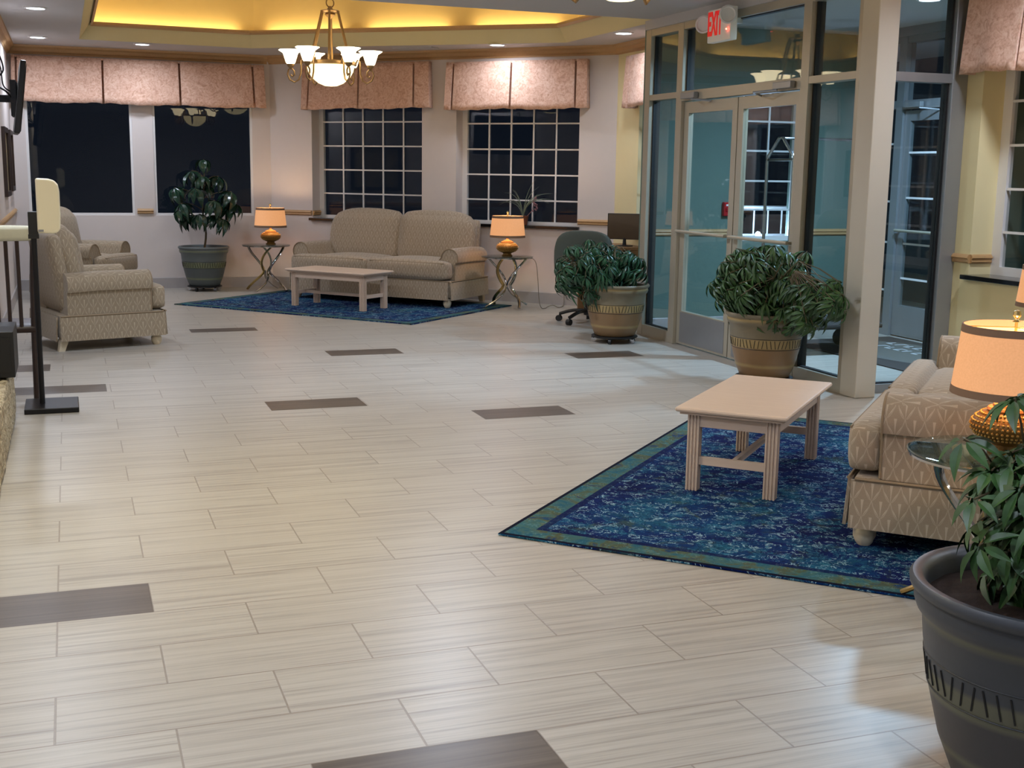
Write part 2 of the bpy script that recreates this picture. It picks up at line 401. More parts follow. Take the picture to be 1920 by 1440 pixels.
    def build(s, name, mat, parent=None, smooth=True, angle=40, uv=True, normals=True, **props):
        bm = s.bm
        if normals: bmesh.ops.recalc_face_normals(bm, faces=bm.faces)
        if uv:
            L = bm.loops.layers.uv.new('uv')
            for f in bm.faces:
                nx, ny, nz = (abs(t) for t in f.normal)
                for l in f.loops:
                    c = l.vert.co
                    if nz >= nx and nz >= ny: l[L].uv = (c.x, c.y)
                    elif nx > ny: l[L].uv = (c.y, c.z)
                    else: l[L].uv = (c.x, c.z)
        me = bpy.data.meshes.new(name); bm.to_mesh(me); bm.free()
        for m_ in (mat if isinstance(mat, list) else [mat]): me.materials.append(m_)
        if smooth:
            me.polygons.foreach_set('use_smooth', [True]*len(me.polygons))
            try: me.set_sharp_from_angle(angle=math.radians(angle))
            except Exception: pass
        o = bpy.data.objects.new(name, me); S.collection.objects.link(o)
        if parent is not None: o.parent = parent
        for k, v in props.items(): o[k] = v
        return o
def thing(name, label, cat, loc=(0, 0, 0), rz=0.0, group=None):
    o = bpy.data.objects.new(name, None); o.empty_display_size = 0.1; S.collection.objects.link(o)
    o.location = loc; o.rotation_euler = (0, 0, rz); o['label'] = label; o['category'] = cat
    if group: o['group'] = group
    return o
def tag(o, label, cat, group=None):
    o['label'] = label; o['category'] = cat
    if group: o['group'] = group
    return o
def kids(o): return [c for c in S.collection.objects if c.parent == o]
def dup(root, loc, rz, label, group=None):
    def cp(o, par):
        c = o.copy(); S.collection.objects.link(c)
        if par is not None: c.parent = par
        for k in kids(o): cp(k, c)
        return c
    r = cp(root, None); r.location = loc; r.rotation_euler = (0, 0, rz); r['label'] = label
    if group: r['group'] = group
    return r
def struct(mb, name, mat, parent=None, **kw):
    kw.setdefault('smooth', False)
    o = mb.build(name, mat, parent, **kw)
    if parent is None: o['kind'] = 'structure'
    return o
def frameM(o, tx, nx):
    """matrix: local x -> tx, local y -> nx, z up, origin o (2D)"""
    return Matrix(((tx[0], nx[0], 0, o[0]), (tx[1], nx[1], 0, o[1]), (0, 0, 1, 0), (0, 0, 0, 1)))

# ------------------------------------------------------------------ the room
mb = MB(); mb.box(-4.6, 9.5, -4.6, 16.0, -0.1, 0.0); struct(mb, 'floor', M_floor)
D2 = 0.70710678
def wall(name, A, t, n, L, thick, mat, openings=(), z1=CEIL, s0=0.0):
    """n points into the room; openings (s0,s1,z0,z1)"""
    M_ = frameM(A, t, n); mb = MB(); s = s0
    for (a, b, za, zb) in openings:
        if a > s: mb.box(s, a, -thick, 0, 0, z1, M_)
        mb.box(a, b, -thick, 0, 0, za, M_)
        if zb < z1: mb.box(a, b, -thick, 0, zb, z1, M_)
        s = b
    if s < L: mb.box(s, L, -thick, 0, 0, z1, M_)
    return struct(mb, name, mat)
OP1 = [(0.16, 1.345, 0.885, 2.40), (1.58, 2.76, 0.885, 2.40)]
wall('wall_back', (-0.6, 15.45), (1, 0), (0, -1), 2.98, 0.25, M_wall, OP1, s0=-0.25)
A2 = (2.38, 15.45); T2 = (D2, -D2); N2 = (-D2, -D2)
OP2 = [(0.611, 2.146, 0.85, 2.40), (2.596, 4.119, 0.85, 2.40)]
wall('wall_diagonal', A2, T2, N2, 4.557, 0.25, M_wall, OP2, s0=-0.0)
wall('wall_right_far', (5.60, 12.23), (0, -1), (-1, 0), 1.75, 0.25, M_wally, [(0.55, 1.45, 0.85, 2.35)])
OP3 = [(0.22, 1.72, 0.80, 2.35)]
wall('wall_right_near', (5.78, 7.0), (0, -1), (-1, 0), 11.5, 0.25, M_wally, OP3)
wall('wall_left', (-0.6, 15.45), (0, -1), (1, 0), 13.2, 0.25, M_wall)
wall('wall_left_return', (-4.2, 2.25), (1, 0), (0, -1), 3.6, 0.25, M_wall)
wall('wall_left_rear', (-4.2, 2.5), (0, -1), (1, 0), 6.9, 0.25, M_wall)
wall('wall_rear', (-4.4, -4.4), (1, 0), (0, 1), 10.4, 0.25, M_wall)

# chair rail, crown and base as continuous runs
def run(name, prof, segs, mat, kind='structure'):
    """prof: (out,z) polygon; segs: list of (A, t, n, s0, s1)"""
    mb = MB()
    for (A, t, n, s0, s1) in segs:
        M_ = frameM(A, t, n)
        mb.prism([(p[0], p[1]) for p in prof], 'x', s0, s1, M_)
    return struct(mb, name, mat, smooth=False)
WB = ((-0.6, 15.45), (1, 0), (0, -1)); WD = (A2, T2, N2); WF = ((5.60, 12.23), (0, -1), (-1, 0)); WN = ((5.78, 7.0), (0, -1), (-1, 0)); WL = ((-0.6, 15.45), (0, -1), (1, 0))
crown = [(0, CEIL), (0.085, CEIL), (0.08, CEIL-0.02), (0.05, CEIL-0.04), (0.035, CEIL-0.07), (0.014, CEIL-0.085), (0.012, CEIL-0.10), (0, CEIL-0.10)]
rail = [(0, 0.905), (0.012, 0.905), (0.022, 0.915), (0.018, 0.930), (0.030, 0.942), (0.022, 0.956), (0.012, 0.965), (0, 0.965)]
base = [(0, 0), (0.014, 0), (0.014, 0.125), (0.010, 0.132), (0, 0.132)]
run('trim_crown_moulding', crown, [WB+(0, 2.95), WD+(0.0, 4.55), WF+(0.0, 1.75), WN+(0, 11.4), WL+(0, 13.2)], M_trim)
run('trim_chair_rail', rail, [WB+(1.37, 1.555), WB+(2.785, 2.97), WD+(0.0, 0.60), WD+(2.16, 2.585), WD+(4.13, 4.55), WF+(0.0, 0.53), WF+(1.47, 1.75), WN+(0, 0.225), ((5.78, 6.78), (1, 0), (0, -1), 0.0, 0.17), ((A2[0]+T2[0]*0.611, A2[1]+T2[1]*0.611), (D2, D2), T2, 0.0, 0.15), ((A2[0]+T2[0]*2.596, A2[1]+T2[1]*2.596), (D2, D2), T2, 0.0, 0.15), WN+(1.74, 11.4), WL+(0.02, 13.2)], M_trim)
run('baseboard_lobby', base, [WB+(0, 2.97), WD+(0.0, 4.55), WF+(0, 1.75), WN+(0.02, 11.4), WL+(0.0, 13.2)], M_base)

# windows
def window(name, W_, s0, s1, z0, z1, depth, nx, rowsz, frame=0.05, sill=True, fmat=M_white, label=None):
    A, t, n = W_; M_ = frameM(A, t, n)
    mb = MB(); y0, y1 = -depth-0.045, -depth
    mb.box(s0, s0+frame, y0, y1, z0, z1, M_); mb.box(s1-frame, s1, y0, y1, z0, z1, M_)
    mb.box(s0+frame, s1-frame, y0, y1, z0, z0+frame, M_); mb.box(s0+frame, s1-frame, y0, y1, z1-frame, z1, M_)
    fr = struct(mb, name, fmat)
    if nx > 1:
        mb = MB(); g = 0.0085; w = (s1-s0-2*frame)/nx
        for i in range(1, nx):
            x = s0+frame+w*i; mb.box(x-g, x+g, y1-0.018, y1-0.004, z0+frame, z1-frame, M_)
        for z in rowsz: mb.box(s0+frame, s1-frame, y1-0.019, y1-0.005, z-g, z+g, M_)
        mb.build('muntins', M_white, fr, smooth=False)
    mb = MB(); mb.box(s0+frame, s1-frame, y1-0.028, y1-0.022, z0+frame, z1-frame, M_); mb.build('pane', M_glass, fr, smooth=False)
    if sill:
        mb = MB(); mb.box(s0-0.03, s1+0.03, -depth+0.001, 0.05, z0-0.0, z0+0.028, M_, bev=0.004)
        # sill sits in the opening and laps over the wall face
        mb2 = MB(); mb2.box(s0+0.002, s1-0.002, -depth+0.001, 0.0, z0+0.001, z0+0.028, M_); mb2.box(s0-0.03, s1+0.03, 0.001, 0.05, z0-0.004, z0+0.028, M_, bev=0.004)
        mb.bm.free(); mb2.build('sill', M_sillb, fr, smooth=False)
    return fr
rows2 = [0.915+0.286*i for i in range(6)]
window('window_1', WB, OP1[0][0], OP1[0][1], 0.885, 2.40, 0.015, 1, [], 0.028, False)
window('window_2', WB, OP1[1][0], OP1[1][1], 0.885, 2.40, 0.015, 1, [], 0.028, False)
window('window_3', WD, 0.611, 2.146, 0.85, 2.40, 0.16, 5, [1.176, 1.462, 1.748, 2.034, 2.32], 0.062)
window('window_4', WD, 2.596, 4.119, 0.85, 2.40, 0.16, 5, [1.150, 1.436, 1.722, 2.010, 2.30], 0.062)
window('window_5', WF, 0.55, 1.45, 0.85, 2.35, 0.14, 3, rows2[1:5], 0.055)
window('window_6', WN, OP3[0][0], OP3[0][1], 0.80, 2.35, 0.18, 5, [1.12, 1.41, 1.70, 1.99], 0.085)

# ceiling with two lit trays
TRAY1 = [(0.20, 10.02), (0.18, 14.45), (2.05, 14.55), (5.0, 12.25), (5.03, 10.08)]
TRAY2 = [(0.6, 2.9), (0.6, 7.3), (4.9, 7.3), (4.9, 2.9)]
def offset(poly, d):
    """positive d grows the polygon"""
    n = len(poly); out = []
    cx = sum(p[0] for p in poly)/n; cy = sum(p[1] for p in poly)/n
    for i in range(n):
        p0, p1, p2 = (Vector(poly[(i-1) % n]), Vector(poly[i]), Vector(poly[(i+1) % n]))
        def nrm(a, b):
            e = (b-a).normalized(); m_ = Vector((e.y, -e.x))
            if m_.dot((a+b)/2-Vector((cx, cy))) < 0: m_ = -m_
            return m_
        n1, n2 = nrm(p0, p1), nrm(p1, p2); k = (n1+n2).normalized(); out.append(tuple(p1+k*(d/max(0.3, k.dot(n1)))))
    return out
def make_ceiling():
    bm = bmesh.new(); loops = [[(-4.45, -4.65), (9.3, -4.65), (9.3, 15.7), (-4.45, 15.7)], TRAY1, TRAY2]
    es = []
    for lp in loops:
        vs = [bm.verts.new((x, y, CEIL)) for x, y in lp]
        for i in range(len(vs)): es.append(bm.edges.new((vs[i], vs[(i+1) % len(vs)])))
    bmesh.ops.triangle_fill(bm, edges=es, use_beauty=True, use_dissolve=False)
    fs = list(bm.faces)
    bmesh.ops.recalc_face_normals(bm, faces=fs)
    r = bmesh.ops.extrude_face_region(bm, geom=fs)
    for g in r['geom']:
        if isinstance(g, bmesh.types.BMVert): g.co.z += 0.06
    mb = MB(); mb.bm.free(); mb.bm = bm; struct(mb, 'ceiling', M_ceil)
make_ceiling()
def strip(mb, P, z0, Q, z1):
    n = len(P); a = [mb.bm.verts.new((x, y, z0)) for x, y in P]; b = [mb.bm.verts.new((x, y, z1)) for x, y in Q]
    for i in range(n): mb.bm.faces.new((a[i], a[(i+1) % n], b[(i+1) % n], b[i]))
def tray(idx, P):
    lip = offset(P, -0.12); wl = offset(P, 0.16)
    mb = MB(); strip(mb, P, CEIL, lip, 2.99); strip(mb, lip, 2.99, offset(lip, 0.02), 2.99); strip(mb, offset(lip, 0.02), 2.99, offset(P, 0.02), CEIL+0.06)
    strip(mb, offset(P, 0.02), CEIL+0.06, P, CEIL)
    struct(mb, 'ceiling_fascia_%d' % idx, M_fascia)
    mb = MB(); strip(mb, offset(P, 0.02), 2.90, wl, 2.90); strip(mb, wl, 2.90, wl, 3.40); struct(mb, 'ceiling_cove_%d' % idx, M_cove)
    mb = MB(); vs = [mb.bm.verts.new((x, y, 3.40)) for x, y in offset(P, 0.22)]; mb.bm.faces.new(vs)
    r = bmesh.ops.extrude_face_region(mb.bm, geom=list(mb.bm.faces))
    for g in r['geom']:
        if isinstance(g, bmesh.types.BMVert): g.co.z += 0.05
    struct(mb, 'ceiling_top_%d' % idx, M_ceil)
    mb = MB(); n = len(P)
    o0, o1 = offset(lip, -0.028), offset(lip, 0.022)
    strip(mb, lip, 2.955, o0, 2.975); strip(mb, o0, 2.975, o0, 3.0); strip(mb, o0, 3.0, o1, 3.005); strip(mb, o1, 3.005, o1, 2.97)
    struct(mb, 'trim_tray_%d' % idx, M_trim)
tray(1, TRAY1); tray(2, TRAY2)
def cove_tubes(P):
    q = offset(P, 0.09); n = len(q); c = Vector((sum(p[0] for p in q)/n, sum(p[1] for p in q)/n))
    for i in range(n):
        a, b = Vector(q[i]), Vector(q[(i+1) % n]); L = (b-a).length; k = max(1, round(L/1.35)); d = (b-a)/L
        for j in range(k):
            s0 = L*j/k + 0.16; s1 = L*(j+1)/k - 0.16; p0, p1 = a+d*s0, a+d*s1
            l = lamp('cove_lamp', 'AREA', ((p0.x+p1.x)/2, (p0.y+p1.y)/2, 2.985), C_COVE*(s1-s0), COVE)
            l.data.shape = 'RECTANGLE'; l.data.size = s1-s0; l.data.size_y = 0.05
            l.rotation_euler = (PI, 0, math.atan2(d.y, d.x)); l.parent = None
cove_tubes(TRAY1); cove_tubes(TRAY2)

# ------------------------------------------------------------------ recessed downlights
def make_downlight():
    t = thing('downlight', '', 'light')
    mb = MB(); mb.lathe([(0.075, 0.002), (0.098, 0.0), (0.100, -0.006), (0.078, -0.010), (0.075, -0.004)], 28, cap0=False, cap1=False); mb.build('trim_ring', M_white, t)
    mb = MB(); mb.lathe([(0.0002, -0.006), (0.076, -0.006)], 28, cap0=False, cap1=False); mb.build('lens', M_down, t)
    return t
dl0 = make_downlight(); first = True
for (x, y, k, lab) in [(-0.20, 11.75, 0.9, 'round lit downlight in the ceiling above the armchair beside the left wall'),
        (-0.24, 14.4, 0.6, 'round lit downlight in the ceiling corner left of the yellow tray'),
        (0.85, 14.65, 0.5, 'round lit downlight above the long valance with three panels'),
        (4.42, 12.80, 0.36, 'round lit downlight above the valance of the window with the spiky plant'),
        (5.15, 11.15, 0.45, 'round lit downlight in the ceiling beside the glass entrance'),
        (-0.2, 8.3, 1, 'round lit downlight over the sanitizer stand'),
        (-0.1, 5.2, 1.5, 'round lit downlight over the stone hearth'),
        (-0.1, 2.6, 1.0, 'round lit downlight over the near end of the hearth'),
        (5.3, 5.6, 1, 'round lit downlight over the lamp beyond the right sofa'),
        (5.3, 3.0, 1, 'round lit downlight behind the right sofa'),
        (2.6, 8.6, 2.0, 'unseen fill downlight between the two ceiling trays'),  # out of view; strength raised as fill light for the far end
        (1.6, 1.5, 0.7, 'round lit downlight over the slate grey pot'),
        (4.6, 0.6, 1, 'round lit downlight by the right wall behind the camera'),
        (2.6, -1.6, 1, 'round lit downlight over the middle of the lobby behind the camera'),
        (-2.4, 0, 1, 'round lit downlight over the reception side behind the camera'),
        (6.25, 8.0, 5.0, 'round lit downlight in the entrance vestibule ceiling, seen above the tall side pane')]:
    if first: d = dl0; d.location = (x, y, CEIL); d['label'] = lab; d['group'] = 'recessed ceiling downlights'; first = False
    else: d = dup(dl0, (x, y, CEIL), 0, lab, 'recessed ceiling downlights')
    dl = lamp('downlight_lamp', 'AREA', (x, y, CEIL-0.012), C_DOWN*k, (1.0, 0.93, 0.70) if 'over the stone' in lab else COOL if x < 6 else (0.46, 0.70, 1.0), 0.24); dl.data.spread = math.radians(165)
# faint vent grille
vt = thing('ceiling_vent', 'pale slotted air vent in the ceiling between the tray and the crown moulding', 'vent', (3.72, 13.58, CEIL), -PI/4)
mb = MB(); mb.box(-0.25, 0.25, -0.08, -0.06, -0.01, 0.0); mb.box(-0.25, 0.25, 0.06, 0.08, -0.01, 0); mb.box(-0.25, -0.23, -0.06, 0.06, -0.01, 0); mb.box(0.23, 0.25, -0.06, 0.06, -0.01, 0); mb.build('frame', M_ceil, vt, smooth=False)
mb = MB()
for i in range(5): mb.box(-0.23, 0.23, -0.052+i*0.023, -0.042+i*0.023, -0.008, 0)
mb.build('louvres', M_ceil, vt, smooth=False)
# ------------------------------------------------------------------ valances
def valance(W_, s0, s1, z0, z1, slits, label, out=0.10):
    A, t, n = W_; M_ = frameM(A, t, n); th = 0.0
    xs = []; # plan path: return, front with slits, return
    path = [(s0+0.01, 0.004), (s0, out)]
    def seg(a, b):
        k = max(2, int((b-a)/0.06))
        return [(a+(b-a)*i/k, out) for i in range(1, k)]
    cur = s0
    for q in slits:
        path += seg(cur, q-0.012); path += [(q-0.012, out), (q-0.020, out-0.085), (q+0.020, out-0.085), (q+0.012, out)]; cur = q+0.012
    path += seg(cur, s1) + [(s1, out), (s1-0.01, 0.004)]
    nz = 8; mb = MB(); grid = []; rnd = random.Random(int(s0*100)+3)
    ph = [rnd.random()*6 for _ in range(4)]
    for j in range(nz+1):
        f = j/nz; z = z1 + (z0-z1)*f; row = []
        for i, (x, y) in enumerate(path):
            w = 0.006*math.sin(x*9+ph[0]) + 0.004*math.sin(x*23+ph[1]) if 1 < i < len(path)-2 else 0
            fl = 0.028*f if y > 0.02 else 0
            xx = x + (x-(s0+s1)/2)/(s1-s0)*0.035*f
            zz = z + (0.008*math.sin(x*7+ph[2])+0.005*math.sin(x*31+ph[3]))*f
            # slits open towards the hem
            row.append(mb.bm.verts.new(M_ @ Vector((xx, y+fl+w*f*1.6, zz))))
        grid.append(row)
    for j in range(nz):
        for i in range(len(path)-1): mb.bm.faces.new((grid[j][i], grid[j][i+1], grid[j+1][i+1], grid[j+1][i]))
    v0 = mb.bm.verts  # board on top
    L = None
    o = mb.build('window_valance', M_val, None, angle=35, label=label, category='valance', group='pink fabric valances over the windows')
    # uv along the wall so the damask is not stretched
    uvl = o.data.uv_layers[0].data; Mi = M_.inverted()
    for lp in o.data.loops:
        c = Mi @ o.data.vertices[lp.vertex_index].co; uvl[lp.index].uv = (c.x+c.y, c.z)
    sm = o.modifiers.new('thick', 'SOLIDIFY'); sm.thickness = 0.006; sm.offset = -1
    mb = MB(); mb.box(s0+0.012, s1-0.012, 0.0, out-0.008, z1-0.02, z1-0.004, M_); mb.build('board', M_val, o, smooth=False)
    return o
valance(WB, 0.05, 2.90, 2.185, 2.70, [0.10, 1.035, 1.90, 2.76], 'long pink valance of three panels over the two plain dark windows')
valance(WD, 0.56, 2.283, 2.175, 2.70, [0.66, 1.35, 2.09], 'pink pleated valance over the window behind the hanging chandelier')
valance(WD, 2.517, 4.231, 2.155, 2.68, [2.61, 3.333, 4.10], 'pink pleated valance over the window with the spiky plant')
valance(WF, 0.40, 1.60, 2.15, 2.67, [0.50, 1.0, 1.5], 'narrow piece of pink valance between the back wall and the glass entrance')
valance(WN, 0.14, 1.95, 2.16, 2.70, [0.66, 1.2, 1.85], 'pink valance over the window right of the yellow wall')

# ------------------------------------------------------------------ glass entrance and vestibule
WE = ((5.0, 10.22), (0, -1), (-1, 0))      # inner door line, local x runs towards the camera
ME = frameM(*[(5.0, 10.22), (0, -1), (-1, 0)])
def Y(y): return 10.22-y
mb = MB(); TH = (-0.055, 0.055)
for (a, b, z0, z1) in [(10.22, 10.12, 0, 2.74), (9.60, 9.50, 0.0, 2.74), (7.69, 7.59, 0.0, 2.74), (7.03, 6.98, 0, 2.74)]:
    mb.box(Y(a), Y(b), TH[0], TH[1], z0, z1, ME, bev=0.004)
for (a, b, z0, z1) in [(10.12, 9.60, 0.0, 0.10), (10.12, 9.60, 2.12, 2.17), (9.50, 7.69, 2.09, 2.17), (7.59, 7.03, 0, 0.10), (7.59, 7.03, 2.12, 2.17), (10.12, 9.60, 2.68, 2.74), (9.50, 7.69, 2.68, 2.74), (7.59, 7.03, 2.68, 2.74)]:
    mb.box(Y(a), Y(b), TH[0]+0.004, TH[1]-0.004, z0, z1, ME)
struct(mb, 'wall_entrance_frame', M_alu)
mb = MB(); mb.box(Y(10.22), Y(6.98), -0.07, 0.07, 2.74, CEIL, ME); struct(mb, 'wall_entrance_header', M_ceil)
mb = MB()   # dark gaskets
for (a, b, z0, z1) in [(10.12, 10.105, 0.1, 2.12), (10.12, 10.105, 2.17, 2.68), (9.50, 9.485, 2.17, 2.68), (7.59, 7.575, 0.1, 2.12), (7.59, 7.575, 2.17, 2.68)]:
    mb.box(Y(a), Y(b), -0.05, 0.015, z0, z1, ME)
for (a, b, z0, z1) in [(10.105, 9.60, 0.10, 0.108), (7.575, 7.03, 0.10, 0.108), (9.485, 7.69, 2.672, 2.68)]:
    mb.box(Y(a), Y(b), -0.02, 0.02, z0, z1, ME)
struct(mb, 'trim_entrance_gasket', M_gasket)
def pane(name, a, b, z0, z1):
    mb = MB(); mb.box(Y(a), Y(b), -0.006, 0.0, z0, z1, ME); return struct(mb, name, M_doorglass)
pane('window_7', 10.105, 9.60, 0.108, 2.12); pane('window_8', 10.105, 9.60, 2.17, 2.68); pane('window_9', 9.485, 7.69, 2.17, 2.672)
pane('window_10', 7.575, 7.03, 0.108, 2.12); pane('window_11', 7.575, 7.03, 2.17, 2.68)
def leaf(name, a, b, hinge, mat, x=5.0, bars=None, closer=True):
    """door leaf from y=a (far) to y=b (near)"""
    y0, y1 = 0, a-b; Ml = frameM((x, a), (0, -1), (-1, 0)); st = 0.085
    fr = MB(); fr.box(0.006, st, -0.022, 0.022, 0.012, 2.078, Ml); fr.box(y1-st, y1-0.006, -0.022, 0.022, 0.012, 2.078, Ml)
    fr.box(st, y1-st, -0.022, 0.022, 0.012, 0.30, Ml); fr.box(st, y1-st, -0.022, 0.022, 1.985, 2.078, Ml)
    d = struct(fr, name, mat)
    k = MB(); k.box(st-0.02, y1-st+0.02, 0.0225, 0.0245, 0.03, 0.29, Ml); k.build('kick_plate', M_alug, d, smooth=False)
    g = MB(); g.box(st, y1-st, -0.004, 0.004, 0.30, 1.985, Ml); g.build('glass', M_doorglass, d, smooth=False)
    q = MB(); q.tube([Ml @ Vector((0.03, 0.075, 0.99)), Ml @ Vector((y1-0.03, 0.075, 0.99))], 0.014, 10)
    q.tube([Ml @ Vector((0.04, 0.0225, 0.99)), Ml @ Vector((0.04, 0.075, 0.99))], 0.012, 8); q.tube([Ml @ Vector((y1-0.04, 0.0225, 0.99)), Ml @ Vector((y1-0.04, 0.075, 0.99))], 0.012, 8)
    q.build('push_bar', M_alu, d)
    if bars:
        m2 = MB()
        for z in bars: m2.box(st, y1-st, 0.006, 0.016, z-0.009, z+0.009, Ml)
        m2.build('muntins', M_white, d, smooth=False)
    if closer:
        c = MB(); hx = 0.06 if hinge == 'far' else y1-0.30
        c.box(hx, hx+0.24, 0.056, 0.10, 2.10, 2.15, Ml, bev=0.005)
        c.build('door_closer', M_alug, d, smooth=False)
        c = MB(); x0 = hx+0.2 if hinge == 'far' else hx+0.04; x1_ = x0+0.22 if hinge == 'far' else x0-0.30
        c.tube([Ml @ Vector((x0, 0.08, 2.095)), Ml @ Vector((x0+(x1_-x0)*0.6, 0.17, 2.085)), Ml @ Vector((x1_, 0.03, 2.07))], 0.008, 6)
        c.build('closer_arm', M_alug, d)
    return d
leaf('door_1', 9.50, 8.60, 'far', M_alu); leaf('door_2', 8.60, 7.69, 'near', M_alu)
# corner column
mb = MB(); mb.box(4.935, 5.095, 6.80, 6.98, 0, CEIL, bev=0.006); struct(mb, 'wall_corner_column', M_col)
# side screen facing the camera (y = 7.0)
MS = frameM((5.095, 6.99), (1, 0), (0, -1)); mb = MB()
for (a, b, z0, z1) in [(0, 0.05, 0, 2.74), (0.56, 0.685, 0, 2.74)]: mb.box(a, b, -0.055, 0.055, z0, z1, MS, bev=0.004)
for (z0, z1) in [(0, 0.06), (2.11, 2.17), (2.68, 2.74)]: mb.box(0.05, 0.56, -0.05, 0.05, z0, z1, MS)
struct(mb, 'wall_side_screen_frame', M_alug)
mb = MB(); mb.box(0, 0.685, -0.07, 0.07, 2.74, CEIL, MS); struct(mb, 'wall_side_screen_header', M_ceil)
mb = MB(); mb.box(0.545, 0.56, -0.04, 0.02, 0.06, 2.11, MS); mb.box(0.545, 0.56, -0.04, 0.02, 2.17, 2.68, MS); mb.box(0.05, 0.545, -0.02, 0.02, 0.06, 0.068, MS); struct(mb, 'trim_side_gasket', M_gasket)
mb = MB(); mb.box(0.05, 0.545, -0.006, 0, 0.068, 2.11, MS); struct(mb, 'window_12', M_doorglass)
mb = MB(); mb.box(0.05, 0.545, -0.006, 0, 2.17, 2.68, MS); struct(mb, 'window_13', M_doorglass)
# vestibule: green far wall with window, outer glass line
VN = ((5.06, 10.28), (1, 0), (0, -1))
wall('wall_vestibule_far', (5.06, 10.28), (1, 0), (0, -1), 2.3, 0.2, M_green, [(0.94, 1.60, 0.85, 2.30)])
window('window_14', VN, 0.94, 1.60, 0.85, 2.30, 0.05, 2, [1.148, 1.42, 1.704, 1.98], 0.045, False)
run('trim_vestibule_rail', rail, [VN+(0.0, 0.93), VN+(1.61, 2.25)], M_trim)
run('baseboard_vestibule', base, [VN+(0, 2.25)], M_base)
wall('wall_vestibule_near', (7.3, 6.9), (-1, 0), (0, 1), 1.27, 0.12, M_green)
VE = ((7.28, 10.28), (0, -1), (-1, 0)); MV = frameM(*VE)
def YV(y): return 10.28-y
mb = MB()
for (a, b, z0, z1) in [(10.28, 10.18, 0, 2.74), (9.62, 9.52, 0, 2.74), (7.72, 7.62, 0, 2.74), (7.0, 6.9, 0, 2.74)]: mb.box(YV(a), YV(b), -0.05, 0.05, z0, z1, MV)
for (a, b, z0, z1) in [(10.18, 9.62, 0, 0.10), (10.18, 9.62, 2.1, 2.17), (9.52, 7.72, 2.09, 2.17), (7.62, 7.0, 0, 0.1), (7.62, 7.0, 2.1, 2.17), (10.18, 9.62, 2.68, 2.74), (9.52, 7.72, 2.68, 2.74), (7.62, 7.0, 2.68, 2.74)]:
    mb.box(YV(a), YV(b), -0.045, 0.045, z0, z1, MV)
mb.box(YV(10.28), YV(6.9), -0.07, 0.07, 2.74, CEIL, MV)
struct(mb, 'wall_outer_frame', M_alug)
for i, (a, b, z0, z1) in enumerate([(10.18, 9.62, 0.1, 2.1), (10.18, 9.62, 2.17, 2.68), (9.52, 7.72, 2.17, 2.68), (7.62, 7.0, 0.1, 2.1), (7.62, 7.0, 2.17, 2.68)]):
    mb = MB(); mb.box(YV(a), YV(b), -0.006, 0, z0, z1, MV); w_ = struct(mb, 'window_%d' % (15+i), M_glass)
    if i in (0, 3, 1):
        mb = MB(); c_ = (YV(a)+YV(b))/2; mb.box(c_-0.01, c_+0.01, 0.002, 0.012, z0, z1, MV)
        for z in ([0.42, 0.87, 1.25, 1.78] if z0 < 1 else []): mb.box(YV(a), YV(b), 0.002, 0.012, z-0.009, z+0.009, MV)
        mb.build('muntins', M_white, w_, smooth=False)
leaf('door_3', 9.52, 8.62, 'far', M_alug, 7.28, [0.55, 0.87, 1.29, 1.70]); leaf('door_4', 8.62, 7.72, 'near', M_alug, 7.28, [0.55, 0.87, 1.29, 1.70])
# arched white sticker on the outer glass
st = MB()
def arch(w, h, r0, k=12):
    pts = [(-w, 0), (w, 0), (w, h-r0)] + [(w*math.cos(a*PI/k), h-r0+r0*math.sin(a*PI/k)) for a in range(1, k)] + [(-w, h-r0)]
    return pts
MSt = frameM((7.268, 9.83), (0, -1), (-1, 0))
o_ = arch(0.10, 0.34, 0.12); i_ = [(x*0.62, 0.05+z*0.70) for x, z in o_]
va = [st.bm.verts.new(MSt @ Vector((x, 0.004, 1.22+z))) for x, z in o_]; vb = [st.bm.verts.new(MSt @ Vector((x, 0.004, 1.22+z))) for x, z in i_]
for k in range(len(va)): st.bm.faces.new((va[k], va[(k+1) % len(va)], vb[(k+1) % len(va)], vb[k]))
st.box(-0.012, 0.012, 0.003, 0.005, 1.27, 1.50, MSt); st.box(-0.06, 0.06, 0.003, 0.005, 1.37, 1.39, MSt)
tag(st.build('door_sticker', M_decal, None, smooth=False), 'white arched sticker on the outer entrance glass', 'sticker')
# entrance mat
mt = thing('entrance_mat', 'dark entrance mat with a grey oval and white letters in the vestibule', 'mat', (6.58, 8.3, 0.001))
mb = MB(); mb.box(-0.58, 0.58, -1.15, 1.10, 0, 0.008); mb.build('mat_base', M_mat, mt, smooth=False)
mb = MB(); vs = [mb.bm.verts.new((0.05+0.44*math.cos(a/40*2*PI), 0.15+0.80*math.sin(a/40*2*PI), 0.010)) for a in range(40)]; mb.bm.faces.new(vs); mb.build('oval', M_matl, mt, smooth=False)
for r_ in range(2):
    for i in range(9 if r_ else 6):
        y = 0.70-i*0.12; x = 0.10+r_*0.20; mb = MB()
        mb.box(x-0.05, x+0.05, y-0.008, y+0.008, 0.0105, 0.012)
        if i % 3 != 1: mb.box(x-0.05, x-0.035, y-0.07, y-0.008, 0.0105, 0.012)
        if i % 2: mb.box(x+0.035, x+0.05, y-0.07, y-0.008, 0.0105, 0.012)
        mb.build('letter', M_lettering, mt, smooth=False)
